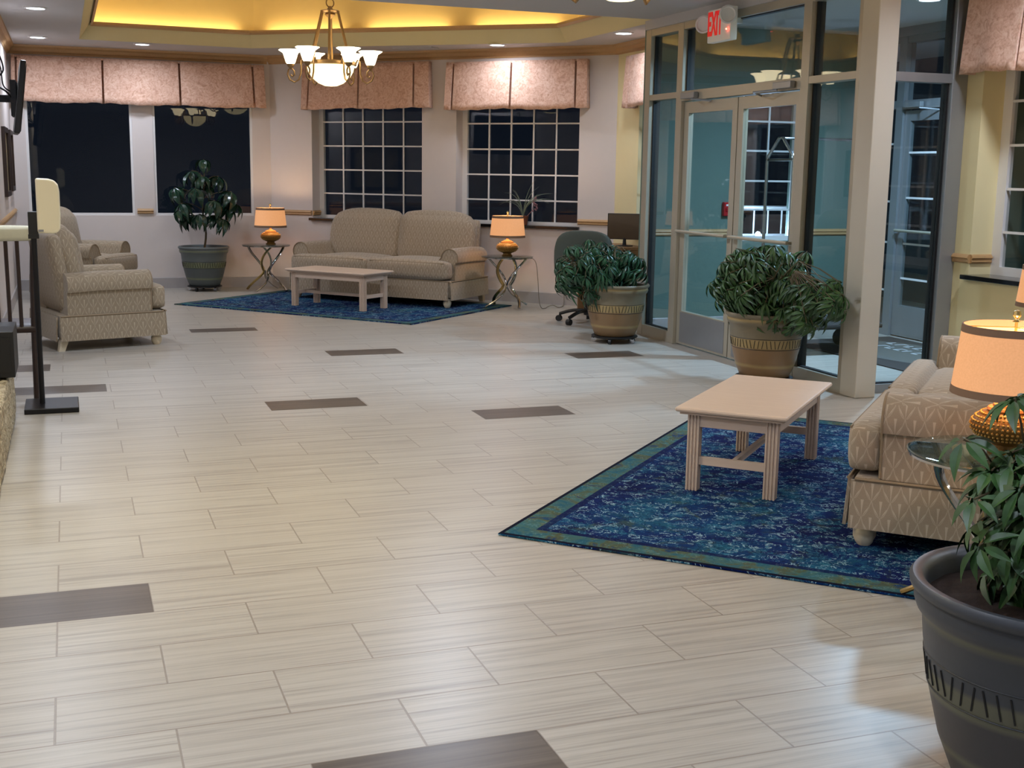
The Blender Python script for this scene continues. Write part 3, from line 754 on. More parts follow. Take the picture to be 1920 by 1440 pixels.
# fire alarm pull station
fa = thing('fire_alarm_box', 'red fire alarm pull box on the green vestibule wall', 'alarm', (5.875, 10.28, 1.155))
mb = MB(); mb.box(-0.05, 0.05, -0.045, 0, -0.065, 0.065, bev=0.006); mb.build('housing', M_red, fa, smooth=False)
mb = MB(); mb.box(-0.032, 0.032, -0.055, -0.046, -0.02, 0.012, bev=0.003); mb.build('pull_handle', M_red, fa, smooth=False)
mb = MB(); mb.box(-0.03, 0.03, -0.047, -0.0455, 0.028, 0.045); mb.build('white_stripe', M_white, fa, smooth=False)
# luggage cart
lc = thing('luggage_cart', 'chrome luggage cart with arched end frame standing in the vestibule', 'cart', (5.95, 8.8, 0.0135))
mb = MB(); mb.cushion(-0.48, 0.48, -0.27, 0.27, 0.20, 0.25, 0.02, 0, 4); mb.build('deck', M_mat, lc)
for sx in (-1, 1):
    for sy in (-1, 1):
        mb = MB(); mb.lathe([(0.0, 0.0), (0.05, 0.02), (0.075, 0.075), (0.05, 0.13), (0.0, 0.15)], 14); mb.xform(Matrix.Translation((0, 0, 0.075)) @ Matrix.Rotation(PI/2, 4, 'X') @ Matrix.Translation((0, 0, -0.075)) @ Matrix.Scale(0.45, 4, (0, 0, 1)))
        zmin = min(v.co.z for v in mb.bm.verts); ycen = sum(v.co.y for v in mb.bm.verts)/len(mb.bm.verts)
        mb.xform(Matrix.Translation((sx*0.38, sy*0.2-ycen, -zmin))); w_ = mb.build('wheel', M_blackp, lc)
        mb = MB(); mb.tube([(sx*0.38, sy*0.2, 0.14), (sx*0.38, sy*0.2, 0.205)], 0.02, 8); mb.build('caster_fork', M_chrome, w_)
for sx in (-1, 1):
    mb = MB(); x = sx*0.44
    mb.tube([(x, -0.2, 0.245), (x, -0.2, 1.57), (x, -0.185, 1.62), (x, -0.03, 1.765), (x, 0.03, 1.765), (x, 0.185, 1.62), (x, 0.2, 1.57), (x, 0.2, 0.245)], 0.014, 10)
    mb.tube([(x, -0.195, 1.59), (x, 0.195, 1.59)], 0.011, 8); mb.build('end_frame', M_chrome, lc)
mb = MB(); mb.tube([(-0.44, 0, 1.765), (0.44, 0, 1.765)], 0.011, 8); mb.build('hanging_bar', M_chrome, lc)
mb = MB(); mb.tube([(0.44, 0.0, 1.755), (0.44, 0.0, 1.68), (0.44, 0.03, 1.65), (0.44, 0.05, 1.68)], 0.007, 6); mb.build('hook', M_chrome, lc)
# railing and lamp outside the vestibule window
rg = thing('outdoor_railing', 'white metal railing seen through the window of the vestibule', 'railing', (6.55, 11.05, 0))
mb = MB(); mb.tube([(-0.75, 0, 0), (-0.75, 0, 1.08), (-0.70, 0, 1.14), (-0.6, 0, 1.15), (0.9, 0, 1.15), (0.9, 0, 0)], 0.02, 8); mb.build('top_rail', M_white, rg)
mb = MB(); mb.tube([(-0.75, 0, 0.86), (0.9, 0, 0.86)], 0.018, 8); mb.build('bottom_rail', M_white, rg)
for i in range(9):
    mb = MB(); mb.tube([(-0.57+i*0.165, 0, 0.86), (-0.57+i*0.165, 0, 1.15)], 0.009, 6); mb.build('baluster', M_white, rg)
mb = MB(); mb.box(5.0, 9.3, 7.0, 16, -0.12, -0.10); 
struct(mb, 'ground_outside', M_asphalt)
ol = thing('outdoor_spotlight', 'small bluish white light shining outside the vestibule window', 'light', (6.515, 10.75, 0.0))
mb = MB(); mb.tube([(0, 0, -0.1), (0, 0, 0.865)], 0.012, 8); mb.build('post', M_black, ol)
mb = MB(); mb.sphere((0, 0, 0.89), 0.026); mb.build('bulb', emit('bluish_bulb', (170, 205, 255), 60), ol)
lamp('outdoor_lamp', 'POINT', (6.50, 10.68, 0.92), 14, (0.5, 0.68, 1.0), 0.03)
# exit sign with emergency heads on the transom
ex = thing('exit_sign', 'white exit sign with red letters above the glass entrance', 'sign', (4.85, 8.68, 2.62))
mb = MB(); mb.box(-0.03, 0.03, -0.18, 0.18, -0.12, 0.13, bev=0.006); mb.build('housing', M_exitw, ex, smooth=False)
mb = MB(); mb.box(0.03, 0.145, -0.06, 0.06, 0.02, 0.10); mb.build('mounting_arm', M_white, ex, smooth=False)
cu = bpy.data.curves.new('exit_text', 'FONT'); cu.body = 'EXIT'; cu.size = 0.25; cu.extrude = 0.002; cu.align_x = 'CENTER'; cu.align_y = 'CENTER'; cu.offset = 0.007
to = bpy.data.objects.new('exit_text', cu); S.collection.objects.link(to); bpy.context.view_layer.update()
me = bpy.data.meshes.new_from_object(to.evaluated_get(bpy.context.evaluated_depsgraph_get())); bpy.data.objects.remove(to)
me.materials.clear(); me.materials.append(M_exitr); to = bpy.data.objects.new('letters', me); S.collection.objects.link(to); to.parent = ex
to.rotation_euler = (PI/2, 0, -PI/2); to.scale = (0.44, 1.0, 1); to.location = (-0.032, 0.062, 0.012)
for (yy, xx, zz, ang) in ((-0.19, -0.065, 0.060, 0.2), (0.235, -0.03, 0.03, -0.4)):
    mb = MB(); mb.lathe([(0.02, -0.05), (0.045, -0.04), (0.065, 0.0), (0.07, 0.02), (0.058, 0.024), (0.05, 0.012), (0.0, 0.008)], 20)
    mb.xform(Matrix.Translation((xx, yy, zz)) @ Matrix.Rotation(ang, 4, 'Z') @ Matrix.Rotation(PI/2, 4, 'X') @ Matrix.Rotation(-0.5, 4, 'Y')); mb.build('emergency_lamp_head', M_white, ex)
mb = MB(); mb.sphere((-0.045, -0.145, -0.04), 0.006); mb.build('indicator_led', M_led, ex)

# ------------------------------------------------------------------ chandeliers
def chandelier(loc, label):
    t = thing('chandelier', label, 'chandelier', loc, 0.25, 'bronze chandeliers')
    mb = MB(); mb.lathe([(0.0, 1.14), (0.06, 1.14), (0.055, 1.11), (0.015, 1.10)], 20); mb.build('ceiling_canopy', M_bronze, t)
    mb = MB()
    z = 0.82
    while z < 1.10:
        a = len([0]) if int(z*50) % 2 else 0
        pts = [(0.010*math.cos(q*PI/4)*(a), 0.010*math.cos(q*PI/4)*(1-a), z+0.018*math.sin(q*PI/4)) for q in range(9)]; mb.tube(pts, 0.003, 5, cap=False); z += 0.028
    mb.build('chain', M_bronze, t)
    mb = MB(); pts = [(0.04*math.cos(q*PI/8), 0, 0.775+0.04*math.sin(q*PI/8)) for q in range(17)]; mb.tube(pts, 0.006, 8, cap=False); mb.build('hanging_ring', M_bronze, t)
    mb = MB(); mb.lathe([(0.0, 0.625), (0.015, 0.635), (0.05, 0.665), (0.042, 0.69), (0.03, 0.715), (0.012, 0.745), (0.0, 0.748)], 16)
    mb.lathe([(0.0, 0.68), (0.07, 0.685), (0.095, 0.70), (0.07, 0.71), (0.0, 0.712)], 16); mb.build('hub', M_bronze, t)
    for k in range(6):
        a = k*PI/3; c, s_ = math.cos(a), math.sin(a)
        mb = MB(); mb.tube([(0.085*c, 0.085*s_, 0.70), (0.215*c, 0.215*s_, 0.225)], 0.011, 8); mb.build('rod', M_bronze, t)
    mb = MB(); mb.lathe([(0.235, 0.195), (0.248, 0.20), (0.25, 0.225), (0.236, 0.235), (0.228, 0.225), (0.228, 0.198), (0.235, 0.195)], 40, cap0=False, cap1=False); mb.build('rim', M_bronze, t)
    mb = MB(); mb.lathe([(0.0, 0.0), (0.06, 0.005), (0.12, 0.03), (0.18, 0.08), (0.215, 0.14), (0.228, 0.20), (0.222, 0.20), (0.208, 0.14), (0.175, 0.088), (0.11, 0.04), (0.0, 0.015)], 40, cap0=False, cap1=False); mb.build('glass_bowl', M_bowl, t)
    for k in range(6):
        a = (k+0.5)*PI/3; c, s_ = math.cos(a), math.sin(a)
        prof0 = [(0.235, 0.215), (0.262, 0.265), (0.285, 0.25), (0.29, 0.20), (0.295, 0.13), (0.32, 0.07), (0.37, 0.045), (0.425, 0.07), (0.45, 0.12), (0.435, 0.165), (0.40, 0.175), (0.372, 0.15), (0.37, 0.115), (0.392, 0.098), (0.41, 0.115)]
        prof = [(0.235+(r-0.235)*0.82, z-0.012) for r, z in prof0]; mb = MB(); mb.tube([(r*c, r*s_, z) for r, z in prof], 0.008, 8); ar = mb.build('arm', M_bronze, t)
        mb = MB(); mb.lathe([(0.006, 0.170), (0.022, 0.185), (0.034, 0.20), (0.036, 0.215), (0.02, 0.218)], 14, (0.380*c, 0.380*s_, -0.012)); mb.build('cup', M_bronze, ar)
        mb = MB(); mb.lathe([(0.032, 0.212), (0.045, 0.23), (0.058, 0.27), (0.072, 0.315), (0.114, 0.343), (0.110, 0.347), (0.070, 0.318), (0.052, 0.27), (0.03, 0.225)], 24, (0.380*c, 0.380*s_, -0.012), cap0=False, cap1=False, wav=lambda z, f: 0.05*math.sin(f*2*PI*6)*max(0, (z-0.30)/0.05)); mb.build('bell_shade', M_bell, t)
    return t
chandelier((2.42, 11.9, 2.255), 'bronze chandelier with six glass bells and a glowing bowl under the far ceiling tray')
chandelier((2.45, 5.35, 2.265), 'bronze chandelier cut by the top edge of the picture, only its bowl shows')

# ------------------------------------------------------------------ upholstered seats
def seat(name, label, cat, L, loc, rz, ncush, fab, group):
    t = thing(name, label, cat, loc, rz, group); H = L/2; aw = 0.23
    # skirted base
    mb = MB(); fl = lambda q: Vector((q.x*(1+0.012*(0.3-q.z)/0.2), q.y*(1+0.02*(0.3-q.z)/0.2), q.z))
    mb.cushion(-H+0.03, H-0.03, -0.44, 0.42, 0.105, 0.295, 0.018, 0.0, 6); mb.build('base', fab, t)
    for (a, b, c, d) in ((-H+0.045, H-0.045, -0.462, -0.448), (-H+0.045, H-0.045, 0.424, 0.436)):
        mb = MB(); mb.prism([(c-0.012, 0.085), (d-0.012, 0.085), (d, 0.28), (c, 0.28)] if c < 0 else [(c+0.01, 0.085), (d+0.01, 0.085), (d, 0.28), (c, 0.28)], 'x', a, b); mb.build('skirt', fab, t, smooth=False)
    for sx in (-1, 1):
        mb = MB(); x0 = sx*(H-0.028)
        mb.prism([(x0+sx*0.012, 0.085), (x0+sx*0.024, 0.085), (x0+sx*0.012, 0.28), (x0, 0.28)], 'y', -0.445, 0.415); mb.build('skirt', fab, t, smooth=False)
        mb = MB(); mb.tube([(x0+sx*0.013, -0.43, 0.285), (x0+sx*0.013, 0.41, 0.285)], 0.007, 6); mb.build('piping', M_pipe, t)
    mb = MB(); mb.tube([(-H+0.03, -0.458, 0.285), (H-0.03, -0.458, 0.285)], 0.007, 6); mb.build('piping', M_pipe, t)
    # arms: panel with a rolled top
    for sx in (-1, 1):
        xo = sx*H; poly = []
        def P(x, z): poly.append((sx*x, z))
        xi = H-aw
        for (x, z) in ((H-0.03, 0.29), (H-0.025, 0.46), (H-0.012, 0.49)): P(x, z)
        cx, cz, r = H-0.095, 0.528, 0.105
        for k in range(13):
            a = -0.45 + k*(PI+0.35)/12.0
            P(cx+r*math.cos(a)*1.0, cz+r*math.sin(a))
        P(xi, 0.50); P(xi, 0.29)
        mb = MB(); ys = [-0.335, -0.325, -0.30, 0.10, 0.33, 0.35]
        rings = []
        for y in ys:
            s_ = 0.985 if y == ys[0] else 1.0; dz = 0.0 if y < 0.2 else -0.01
            rings.append([mb.bm.verts.new((cx*sx+(p[0]-cx*sx)*s_, y, 0.45+(p[1]-0.45)*s_+dz)) for p in poly])
        for a_, b_ in zip(rings[:-1], rings[1:]):
            for k in range(len(poly)): mb.bm.faces.new((a_[k], a_[(k+1) % len(poly)], b_[(k+1) % len(poly)], b_[k]))
        mb.bm.faces.new(rings[0][::-1]); mb.bm.faces.new(rings[-1])
        ar = mb.build('arm', fab, t, angle=50)
        mb = MB(); pts = [(p[0], -0.337, p[1]) for p in poly]; mb.tube([(cx*sx+(p[0]-cx*sx)*0.97, -0.337, 0.45+(p[2]-0.45)*0.97) for p in pts], 0.006, 6); mb.build('arm_piping', M_pipe, ar)
    # seat cushions: T shape, bulging front
    xi = H-aw-0.004; w = 2*(xi)/ncush
    for k in range(ncush):
        a = -xi+k*w+0.003; b = a+w-0.006
        mb = MB(); mb.cushion(a, b, -0.35, 0.26, 0.298, 0.487, 0.05, 0.03, 8)
        a2 = a-(aw*0.80 if k == 0 else 0); b2 = b+(aw*0.80 if k == ncush-1 else 0)
        mb.cushion(a2, b2, -0.480, -0.33, 0.300, 0.497, 0.045, 0.016, 8)
        cu_ = mb.build('seat_cushion', fab, t, angle=60)
        mb = MB(); mb.tube([(a2+0.04, -0.470, 0.478), (b2-0.04, -0.470, 0.478)], 0.006, 6); mb.build('cushion_piping', M_pipe, cu_)
    # back
    lean = lambda q: Vector((q.x, q.y+(q.z-0.45)*0.16, q.z))
    w = 2*(xi+0.10)/ncush
    mb = MB(); mb.cushion(-xi-0.12, xi+0.12, 0.26, 0.385, 0.29, 0.93, 0.06, 0.01, 8, lean); mb.build('back_frame', fab, t, angle=60)
    for k in range(ncush):
        a = -xi-0.10+k*w+0.001; b = a+w-0.002
        def f2(q, a=a, b=b):
            q = lean(q); u = (q.x-(a+b)/2)/((b-a)/2); e = max(0, (q.z-0.70)/0.28)
            edge = (-1 if k == 0 else 0, 1 if k == ncush-1 else 0)
            if (u < 0 and k == 0) or (u > 0 and k == ncush-1):
                q.z -= 0.06*e*abs(u)**4
            q.y += 0.0; return q
        mb = MB(); mb.cushion(a, b, 0.13, 0.33, 0.42, 0.985, 0.095, 0.035, 10, f2); mb.build('back_cushion', fab, t, angle=60)
    # feet: turned bun feet in front, square splayed at the rear
    for sx in (-1, 1):
        mb = MB(); mb.lathe([(0.030, 0.105), (0.040, 0.095), (0.043, 0.085), (0.036, 0.078), (0.044, 0.060), (0.043, 0.035), (0.036, 0.015), (0.026, 0.0)], 24, (sx*(H-0.09), -0.39, 0), wav=lambda z, f: 0.07*math.sin(f*2*PI*6+z*70) if 0.01 < z < 0.075 else 0); mb.build('foot', M_foot, t)
        mb = MB(); x = sx*(H-0.08); y = 0.37
        A_ = [mb.bm.verts.new((x+dx*0.034, y+dy*0.034, 0.107)) for dx, dy in ((-1, -1), (1, -1), (1, 1), (-1, 1))]
        B_ = [mb.bm.verts.new((x+dx*0.024, y+0.03+dy*0.024, 0.0)) for dx, dy in ((-1, -1), (1, -1), (1, 1), (-1, 1))]
        for q in range(4): mb.bm.faces.new((A_[q], A_[(q+1) % 4], B_[(q+1) % 4], B_[q]))
        mb.bm.faces.new(A_); mb.bm.faces.new(B_[::-1]); mb.build('foot', M_foot, t, smooth=False)
    return t
RT = 0.011   # rug thickness
seat('sofa', 'taupe patterned two-cushion sofa behind the far coffee table under the grid windows', 'sofa', 2.15, (3.40, 13.54, RT), -PI/4-0.02, 2, M_sofa, 'patterned sofas')
seat('sofa', 'beige fan-pattern sofa seen from its arm on the blue rug at the right edge', 'sofa', 2.15, (3.947, 4.398, RT), -PI*0.75, 2, M_sofa, 'patterned sofas')
seat('armchair', 'taupe patterned armchair seen from its side beside the hand sanitizer stand', 'armchair', 0.84, (0.171, 10.757, 0), math.radians(106.8), 1, M_chairf, 'patterned armchairs')
seat('armchair', 'taupe patterned armchair in the far corner, behind the other armchair', 'armchair', 0.84, (0.12, 14.45, 0), math.radians(58), 1, M_chairf, 'patterned armchairs')

# ------------------------------------------------------------------ rugs
def rug(loc, rz, label):
    mb = MB(); n = 8; mb.box(-RUG[0]/2, RUG[0]/2, -RUG[1]/2, RUG[1]/2, 0, RT-0.001, bev=0.003)
    o = mb.build('area_rug', M_rug, None, smooth=False); o.location = loc; o.rotation_euler = (0, 0, rz); tag(o, label, 'rug', 'blue rugs')
    return o
A_D = (D2, D2); B_D = (D2, -D2)
rug((1.602+D2*(1.525+1.025), 4.558+D2*(1.525-1.025), 0.0005), PI/4, 'blue distressed rug under the coffee table and sofa at the right')
rug((2.80, 13.11, 0.0005), math.radians(-48), 'blue distressed rug under the far sofa and coffee table')

# ------------------------------------------------------------------ coffee tables
def coffee_table(loc, rz, label):
    t = thing('coffee_table', label, 'table', loc, rz, 'pickled oak coffee tables'); HL, HW, Z = 0.535, 0.262, 0.402
    mb = MB(); mb.box(-HL, HL, -HW, HW, Z-0.022, Z, bev=0.009); mb.build('tabletop', M_wood, t, smooth=False)
    mb = MB(); mb.box(-HL+0.02, HL-0.02, -HW+0.02, HW-0.02, Z-0.034, Z-0.0225); mb.build('top_moulding', M_wood, t, smooth=False)
    mb = MB(); mb.box(-0.46, 0.46, -HW+0.055, -HW+0.075, Z-0.095, Z-0.035); mb.box(-0.46, 0.46, HW-0.075, HW-0.055, Z-0.095, Z-0.035)
    mb.box(-HL+0.06, -HL+0.08, -0.19, 0.19, Z-0.095, Z-0.035); mb.box(HL-0.08, HL-0.06, -0.19, 0.19, Z-0.095, Z-0.035); mb.build('apron', M_wood, t, smooth=False)
    for sx in (-1, 1):
        for sy in (-1, 1):
            mb = MB(); cx, cy, h = sx*0.457, sy*0.184, 0.0275
            # fluted square leg
            poly = []; nf = 3; step = 2*h/(nf*2+1)
            for side in range(4):
                a = side*PI/2; ca, sa = round(math.cos(a)), round(math.sin(a))
                for k in range(nf*2+1):
                    for e in (0, 1):
                        u = -h+step*(k+e); d = h-(0.0075 if k % 2 else 0.0)
                        if k == 0 and e == 0: u = -h
                        x, y = d, u
                        poly.append((cx+x*ca-y*sa, cy+x*sa+y*ca))
            q = []; [q.append(p) for p in poly if not q or (abs(q[-1][0]-p[0])+abs(q[-1][1]-p[1])) > 1e-6]
            if abs(q[0][0]-q[-1][0])+abs(q[0][1]-q[-1][1]) < 1e-6: q.pop()
            mb.prism(q, 'z', 0, Z-0.035); mb.build('leg', M_wood, t, smooth=False)
    for sx in (-1, 1):
        mb = MB(); mb.box(sx*0.457-0.011, sx*0.457+0.011, -0.158, 0.158, 0.125, 0.163); mb.build('stretcher', M_wood, t, smooth=False)
    mb = MB(); mb.box(-0.446, 0.446, -0.011, 0.011, 0.125, 0.155); mb.build('stretcher', M_wood, t, smooth=False)
    return t
coffee_table((3.17, 5.15, RT), PI/4, 'pale oak coffee table with fluted legs on the rug by the right sofa')
coffee_table((2.69, 12.90, RT), math.radians(-50), 'pale oak coffee table in front of the far sofa')

# ------------------------------------------------------------------ glass side tables and lamps
def side_table(loc, rz, label):
    t = thing('side_table', label, 'table', loc, rz, 'round glass side tables'); R, Z = 0.285, 0.555
    mb = MB(); mb.lathe([(0.0, Z-0.010), (R-0.003, Z-0.010), (R, Z-0.007), (R, Z-0.002), (R-0.012, Z), (0.0, Z)], 64, cap0=False, cap1=False); mb.build('glass_top', M_tableglass, t)
    mb = MB(); mb.lathe([(R-0.012, Z-0.0185), (R-0.004, Z-0.0185), (R-0.004, Z-0.0105), (R-0.012, Z-0.0105), (R-0.012, Z-0.0185)], 64, cap0=False, cap1=False); mb.build('rim', M_chrome, t)
    for k in range(4):
        a0 = k*PI/2; tw = math.radians(135); pts = []
        for j in range(17):
            u = j/16; a = a0+tw*(u if u > 0.3 else u)
            r = 0.030+(0.235*(1-u/0.42)**1.15 if u < 0.42 else 0.185*((u-0.42)/0.58)**0.95)
            pts.append((r*math.cos(a), r*math.sin(a), 0.012+0.522*u))
        mb = MB(); mb.tube(pts, 0.012, 8, flat=(1.5, 0.9)); mb.build('leg', M_gold if k == 1 else M_chrome, t)
    return t
def table_lamp(loc, rz, label):
    t = thing('table_lamp', label, 'lamp', loc, rz, 'gold table lamps with linen shades')
    mb = MB(); mb.lathe([(0.0, 0.0), (0.058, 0.0), (0.060, 0.010), (0.046, 0.022), (0.044, 0.034), (0.085, 0.052), (0.112, 0.078), (0.118, 0.100), (0.108, 0.124), (0.080, 0.142), (0.062, 0.148)], 40)
    for zz in range(10): pass
    b = mb.build('base', M_hammer, t)
    # beaded rows round the body
    mb = MB()
    for (r, z) in ((0.092, 0.058), (0.106, 0.070), (0.1165, 0.084), (0.1195, 0.100), (0.1145, 0.114), (0.104, 0.127), (0.088, 0.139)):
        n = 46
        for i in range(n):
            a = 2*PI*i/n; bmesh.ops.create_icosphere(mb.bm, subdivisions=1, radius=0.0050, matrix=Matrix.Translation((r*math.cos(a), r*math.sin(a), z)))
    mb.build('beading', M_bead, b)
    mb = MB(); mb.lathe([(0.066, 0.146), (0.070, 0.152), (0.066, 0.160), (0.052, 0.163), (0.050, 0.170), (0.030, 0.174), (0.014, 0.182), (0.007, 0.20)], 28); mb.build('neck_cap', plain_cap, t)
    mb = MB(); mb.tube([(0, 0, 0.195), (0, 0, 0.455)], 0.005, 8); mb.build('stem', M_gold, t)
    z0, z1, r0, r1 = 0.205, 0.435, 0.192, 0.168
    mb = MB(); mb.lathe([(r0, z0), (r1, z1), (r1-0.003, z1), (r0-0.003, z0), (r0, z0)], 56, cap0=False, cap1=False); sh = mb.build('lamp_shade', M_shade, t)
    mb = MB(); mb.lathe([(r0+0.0015, z0-0.001), (r0-0.001, z0+0.024), (r0-0.004, z0+0.024), (r0-0.004, z0-0.001), (r0+0.0015, z0-0.001)], 56, cap0=False, cap1=False)
    mb.lathe([(r1+0.0035, z1-0.024), (r1+0.0015, z1+0.001), (r1-0.004, z1+0.001), (r1-0.002, z1-0.024), (r1+0.0035, z1-0.024)], 56, cap0=False, cap1=False); mb.build('shade_trim', M_shadetrim, sh)
    mb = MB(); mb.sphere((0, 0, 0.33), 0.03, sz=1.3); mb.build('bulb', emit_bulb, t)
    mb = MB()
    for k in range(3):
        a = k*2*PI/3; mb.tube([(0, 0, 0.43), ((r1-0.004)*math.cos(a), (r1-0.004)*math.sin(a), 0.425)], 0.002, 5)
    mb.build('shade_spider', M_gold, t)
    mb = MB(); mb.lathe([(0.0, 0.445), (0.014, 0.448), (0.008, 0.456), (0.007, 0.460), (0.0135, 0.470), (0.011, 0.484), (0.0, 0.489)], 16); mb.build('finial', M_gold, t)
    lamp('table_lamp_light', 'POINT', (loc[0], loc[1], loc[2]+0.37), 4.5, (1.0, 0.72, 0.44), 0.04)
    return t
plain_cap = plain('turned_wood_cap', (186, 132, 78), 0.35)
emit_bulb = emit('bulb_glass', (255, 214, 150), 25.0)
STZ = 0.5552
side_table((2.918, 3.224, RT), math.radians(40), 'round glass side table with crossed metal legs beside the near sofa arm'); table_lamp((2.940, 3.20, STZ+RT), 0.3, 'lit gold table lamp, the large one by the near sofa arm')
side_table((2.20, 14.78, RT), 0.9, 'round glass side table left of the far sofa'); table_lamp((2.26, 14.80, STZ+RT), 0, 'lit gold table lamp left of the far sofa')
side_table((4.46, 12.50, RT), 0.2, 'round glass side table right of the far sofa'); table_lamp((4.45, 12.47, STZ+RT), 0, 'lit gold table lamp right of the far sofa')
side_table((5.20, 5.40, RT), 0.6, 'round glass side table beyond the right sofa, mostly hidden'); table_lamp((5.20, 5.40, STZ+RT), 0, 'lit table lamp beyond the right sofa, cut by the edge of the picture')
# lamp cord from the right far table to the wall
mb = MB(); pts = [(4.50, 12.42, 0.565), (4.60, 12.36, 0.565), (4.71, 12.31, 0.53), (4.74, 12.29, 0.35), (4.755, 12.28, 0.12), (4.78, 12.27, 0.02), (4.86, 12.34, 0.006), (4.93, 12.46, 0.006), (4.96, 12.38, 0.03), (5.02, 12.38, 0.006), (5.10, 12.45, 0.006), (5.18, 12.60, 0.03), (5.19, 12.62, 0.18)]
def smooth_path(p, k=6):
    p = [Vector(q) for q in p]; out = []
    for i in range(len(p)-1):
        a, b, c, d = p[max(i-1, 0)], p[i], p[i+1], p[min(i+2, len(p)-1)]
        for j in range(k):
            u = j/k; out.append(0.5*((2*b)+(c-a)*u+(2*a-5*b+4*c-d)*u*u+(3*b-a-3*c+d)*u**3))
    out.append(p[-1]); return out
tag(mb.tube(smooth_path(pts), 0.004, 6).build('lamp_cord', M_cable), 'thin grey cord hanging from the side table right of the far sofa to the wall', 'cord')

# ------------------------------------------------------------------ planters
def pot(t, mat, R=0.285, H=0.46, grooves=True):
    k = R/0.285; h = H/0.46
    prof = [(0.0, 0.0), (0.165, 0.0), (0.172, 0.006), (0.205, 0.09), (0.232, 0.20), (0.250, 0.31), (0.256, 0.372), (0.268, 0.385), (0.275, 0.405), (0.271, 0.425), (0.285, 0.438), (0.287, 0.450), (0.280, 0.460), (0.262, 0.458), (0.250, 0.440), (0.243, 0.35), (0.22, 0.25), (0.0, 0.25)]
    mb = MB(); mb.lathe([(r*k, z*h) for r, z in prof], 64, cap0=False, cap1=False); pb = mb.build('pot', mat, t, angle=50)
    if grooves:   # slanted strokes scratched into the pale band
        mb = MB()
        for i in range(54):
            g = (i//3) % 2; a = 2*PI*i/54; z0, z1 = 0.222*h, 0.278*h; da = 0.040*(1 if g else -1); a -= da/2
            r0 = (0.2365)*k; r1 = (0.2455)*k
            mb.tube([(r0*math.cos(a), r0*math.sin(a), z0), (r1*math.cos(a+da), r1*math.sin(a+da), z1)], 0.0026, 4)
        for (rr, zz) in ((0.2350, 0.212), (0.2465, 0.287)):
            mb.tube([(rr*k*math.cos(q*PI/32), rr*k*math.sin(q*PI/32), zz*h) for q in range(65)], 0.002, 4, cap=False)
        mb.build('scratched_pattern', M_gasket, pb)
    mb = MB(); mb.lathe([(0.0, 0.415*h), (0.12*k, 0.425*h), (0.20*k, 0.412*h), (0.2475*k, 0.41*h)], 40, cap0=False, cap1=False)
    for v in mb.bm.verts: v.co.z += random.uniform(-0.004, 0.006)
    mb.build('soil', M_soil, t)
    return t
def dolly(loc, label, rz=0.3):
    t = thing('plant_dolly', label, 'dolly', loc, rz, 'black rolling plant stands')
    mb = MB(); mb.lathe([(0.0, 0.045), (0.195, 0.045), (0.205, 0.050), (0.205, 0.060), (0.195, 0.064), (0.0, 0.064)], 24, cap0=False, cap1=False); mb.build('platform', M_blackp, t)
    for k in range(5):
        a = k*2*PI/5; c, s_ = math.cos(a), math.sin(a)
        mb = MB(); mb.tube([(0.185*c-0.012*s_, 0.185*s_+0.012*c, 0.023), (0.185*c+0.012*s_, 0.185*s_-0.012*c, 0.023)], 0.023, 14); w_ = mb.build('caster', M_chrome if k % 2 == 0 else M_blackp, t)
        mb = MB(); mb.box(0.185*c-0.014, 0.185*c+0.014, 0.185*s_-0.014, 0.185*s_+0.014, 0.036, 0.046); mb.build('caster_mount', M_blackp, w_, smooth=False)
    return t
def leaflet(bm, M_, L, wd, droop, curl=0.45, seg=5, tip=0.5):
    prev = None
    for i in range(seg+1):
        u = i/seg; w = wd*math.sin(PI*min(1, max(0.03, u**tip if u < 1 else 0.999)))*(1 if u < 1 else 0.05)
        w = wd*(math.sin(PI*u**0.8)**1.15*1.1 if 0 < u < 1 else 0.03)
        a = droop*u; x = L*(math.sin(a)/a if abs(a) > 1e-4 else 1)*u; z = -L*u*((1-math.cos(a))/a if abs(a) > 1e-4 else 0)
        row = [bm.verts.new(M_ @ Vector((x, -w, z+w*curl))), bm.verts.new(M_ @ Vector((x, 0, z))), bm.verts.new(M_ @ Vector((x, w, z+w*curl)))]
        if prev:
            bm.faces.new((prev[0], prev[1], row[1], row[0])); bm.faces.new((prev[1], prev[2], row[2], row[1]))
        prev = row
def umbrella(bm, p, axis, n, L, wd, droop, spread, rnd):
    """palmate whorl of n leaflets at p, around axis"""
    axis = Vector(axis).normalized(); q = axis.to_track_quat('Z', 'Y').to_matrix().to_4x4()
    a0 = rnd.random()*6.28
    for k in range(n):
        a = a0+2*PI*k/n+rnd.uniform(-0.15, 0.15); l = L*rnd.uniform(0.75, 1.1)
        M_ = Matrix.Translation(p) @ q @ Matrix.Rotation(a, 4, 'Z') @ Matrix.Rotation(spread+rnd.uniform(-0.2, 0.2), 4, 'Y') @ Matrix.Translation((0.012, 0, 0))
        leaflet(bm, M_, l, wd*rnd.uniform(0.85, 1.15), droop*rnd.uniform(0.7, 1.3))
